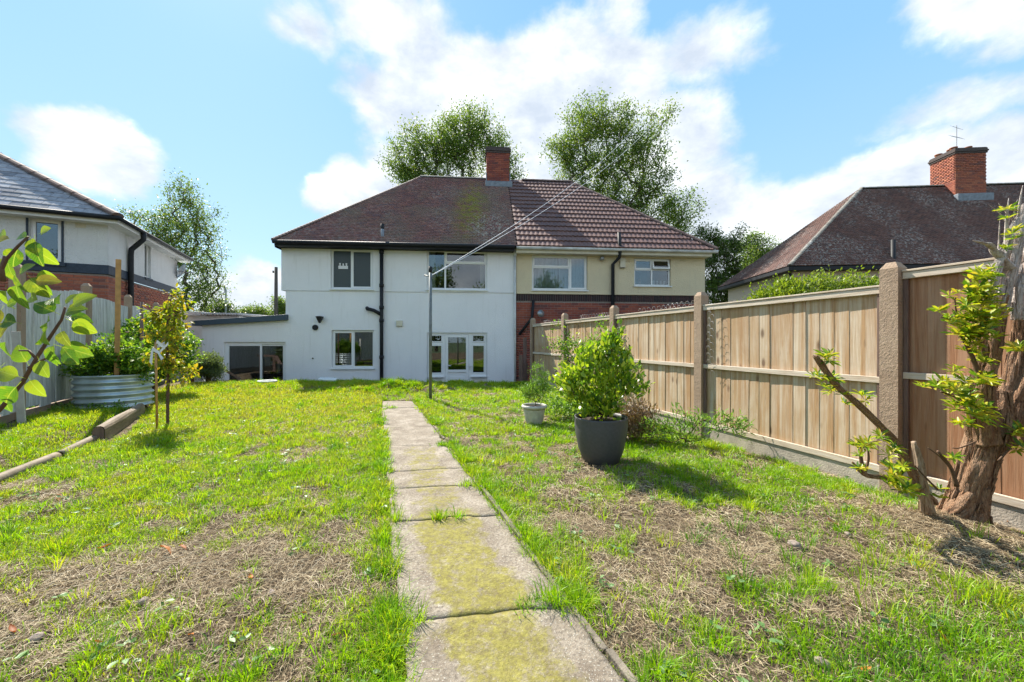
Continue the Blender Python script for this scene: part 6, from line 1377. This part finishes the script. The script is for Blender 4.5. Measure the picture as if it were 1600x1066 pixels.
# dead straw thatch
SV, SF, SR = [], [], []; so = 0
for (dens_, y0, y1, L, ww) in ((7500, 1.0, 2.5, .050, .0016), (4300, 2.5, 4.6, .055, .0024), (1900, 4.6, 9.5, .06, .0045)):
    n = int(dens_*(y1-y0)*10); x, y = region(n, y0, y1, -5.2, 4.1); g_ = green(x, y); cl = fbm(x, y, .35, 123, 3)
    k = ok(x, y) & (rng.random(len(x)) < (1-.80*sstep(.42, .80, g_))*(.35+.75*sstep(.25, .62, cl))+.05); x, y = x[k], y[k]; m_ = len(x); a = rng.uniform(0, 6.28, m_); l_ = L*rng.uniform(.4, 1.7, m_)
    z = gz(x, y)+rng.uniform(.000, .012, m_); P0 = np.stack([x, y, z], 1); rise_ = rng.uniform(-.1, .40, m_)*l_
    d = np.stack([np.cos(a)*l_, np.sin(a)*l_, rise_], 1); c_ = rng.normal(0, .22, m_); P1 = P0+d*.5+np.stack([-np.sin(a)*l_*c_, np.cos(a)*l_*c_, l_*.10*rng.random(m_)], 1); P2 = P0+d; P2[:, 2] = np.minimum(P2[:, 2], gz(P2[:, 0], P2[:, 1])+.02)
    s_ = np.stack([-np.sin(a), np.cos(a), rng.normal(0, .6, m_)], 1)*ww*.5
    V = np.stack([P0-s_, P0+s_, P1-s_, P1+s_, P2], 1).reshape(-1, 3); kk = np.arange(m_)*5
    F = np.concatenate([np.stack([kk, kk+1, kk+3], 1), np.stack([kk, kk+3, kk+2], 1), np.stack([kk+2, kk+3, kk+4], 1)])+so; so += len(V); SV.append(V); SF.append(F)
    SR.append(np.repeat(np.clip(.45+.5*(fbm(x, y, .5, 131)-.5)+rng.normal(0, .25, m_), 0, 1), 5))
tag(npmesh('dead_grass', np.concatenate(SV), np.concatenate(SF), 'straw', None, np.concatenate(SR)), 'dry straw coloured dead grass lying over the worn lawn patches', 'dead grass', kind='stuff')
# broad leaved weeds
n = 620; x, y = region(n, 1.1, 7, -6, 3.8); k = ok(x, y) & (green(x, y) > .25); x, y = x[k], y[k]; per = rng.integers(4, 10, len(x)); idx = np.repeat(np.arange(len(x)), per); m_ = len(idx)
P = np.stack([x[idx]+rng.normal(0, .018, m_), y[idx]+rng.normal(0, .018, m_), gz(x, y)[idx]+rng.uniform(.01, .035, m_)], 1); D = rng.normal(0, 1, (m_, 3)); D[:, 2] = rng.uniform(.0, .35, m_)
tag(scatter_leaves('weeds', 'oval', P, D, rng.uniform(.018, .042, m_), 'weed_leaf', None), 'small broad leaved weeds and clover in the lawn', 'weeds', kind='stuff')
# loose pebbles of the worn soil (uncountable) and the bigger single stones
n = 900; x, y = region(n, 1.0, 4.5, -4.5, 3.6); k = ok(x, y); x, y = x[k], y[k]; s_ = rng.uniform(.003, .010, len(x)); oc = np.array([(1, 0, 0), (0, 1, 0), (-1, 0, 0), (0, -1, 0), (0, 0, .7), (0, 0, -.7)], float); of_ = np.array([(0, 1, 4), (1, 2, 4), (2, 3, 4), (3, 0, 4), (1, 0, 5), (2, 1, 5), (3, 2, 5), (0, 3, 5)])
V = (oc[None]*s_[:, None, None]*rng.uniform(.6, 1.3, (len(x), 6, 1)) + np.stack([x, y, gz(x, y)+.004], 1)[:, None]).reshape(-1, 3); F = (of_[None]+(np.arange(len(x))*6)[:, None, None]).reshape(-1, 3)
tag(npmesh('pebbles', V, F, 'cobble', None), 'small pebbles scattered in the bare soil', 'pebbles', kind='stuff')
def ground_at(px, py):
    Yd = 1.2*600/(py-533)
    for _ in range(4): Yd = (CAMZ-gzf((px-800)/600*Yd, Yd))*600/(py-533)
    return (px-800)/600*Yd, Yd
ST = [(224, 943, .020, 'rounded grey stone in the worn left lawn'), (380, 735, .022, 'grey stone lying on the far green part of the left lawn'), (424, 928, .014, 'small grey blue pebble right of the orange leaf'), (1242, 856, .030, 'pale sandy lump of stone on the right lawn'), (1325, 838, .018, 'pinkish stone near the stump'), (55, 1002, .020, 'grey stone at the bottom left beside the yellow leaf'), (370, 1040, .014, 'pale pebble at the bottom of the left lawn'), (1285, 1040, .020, 'pale flat stone at the bottom right'), (450, 1008, .012, 'brown pebble left of the path')]
for (px_, py_, s, lab) in ST:
    x, y = ground_at(px_, py_); mb = MB()
    for i in range(7):
        ph = math.pi*i/6
        for j in range(10): th = 2*math.pi*j/10; q = s*(1+.18*math.sin(th*2+px_)+.12*math.sin(ph*3+py_+th)); mb.v.append((q*1.2*math.sin(ph)*math.cos(th), q*math.sin(ph)*math.sin(th), q*.75*math.cos(ph)))
    for i in range(6):
        for j in range(10): j2 = (j+1) % 10; mb.f.append((i*10+j, (i+1)*10+j, (i+1)*10+j2, i*10+j2))
    tag(mb.build('stone', 'cobble', None, True, loc=(x, y, gzf(x, y)+s*.5)), lab, 'stone', 'loose stones on the lawn')
FL = [(258, 866, 28, 'orange fallen leaf on the straw left of centre, largest of its trio'), (285, 861, 18, 'orange fallen leaf just right of the largest one'), (163, 860, 18, 'reddish fallen leaf left of the orange pair'), (392, 905, 16, 'small orange fallen leaf in the middle of the left lawn'), (20, 990, 28, 'yellow fallen leaf at the bottom left corner'), (158, 1018, 24, 'dark rust fallen leaf under the grass tuft at the bottom left'), (92, 782, 16, 'yellow orange leaf among the upper left grass'), (298, 1000, 14, 'rust fallen leaf in the lower left soil'), (475, 965, 14, 'brown fallen leaf beside the path on the left'), (1305, 820, 20, 'orange brown leaf on the right lawn before the stump'), (1350, 1052, 28, 'long rust brown leaf at the bottom right'), (1475, 1008, 24, 'dark red brown leaf in the long grass at the right'), (1575, 822, 16, 'orange leaf on the mulch right of the trunk'), (837, 717, 12, 'tiny orange leaf between the path and the charcoal pot'), (525, 1000, 14, 'small reddish leaf in the grass left of the path')]
for i, (px_, py_, L, lab) in enumerate(FL):
    x, y = ground_at(px_, py_); s = L/600*y*.95; mb = MB(); n = 6
    for k in range(n+1):
        t_ = k/n; wd = (.13+.03*(i % 4))*math.sin(math.pi*t_)**.8*(1+.25*math.sin(t_*17+i))+.004; z = .16*math.sin(t_*3+i)+.12*t_*(i % 3); mb.v += [(-wd, t_-.5, z+.10), (0, t_-.5, z), (wd, t_-.5, z+.06)]
    for k in range(n): a = k*3; mb.f += [(a, a+1, a+4, a+3), (a+1, a+2, a+5, a+4)]
    o = mb.build('fallen_leaf', 'fallen_leaf_orange', None, True, loc=(x, y, gzf(x, y)+.016)); o.scale = (s, s, s); o.rotation_euler = (random.uniform(-.3, .5), random.uniform(-.3, .3), R(random.uniform(40, 120))); tag(o, lab, 'leaf', 'fallen leaves on the lawn')
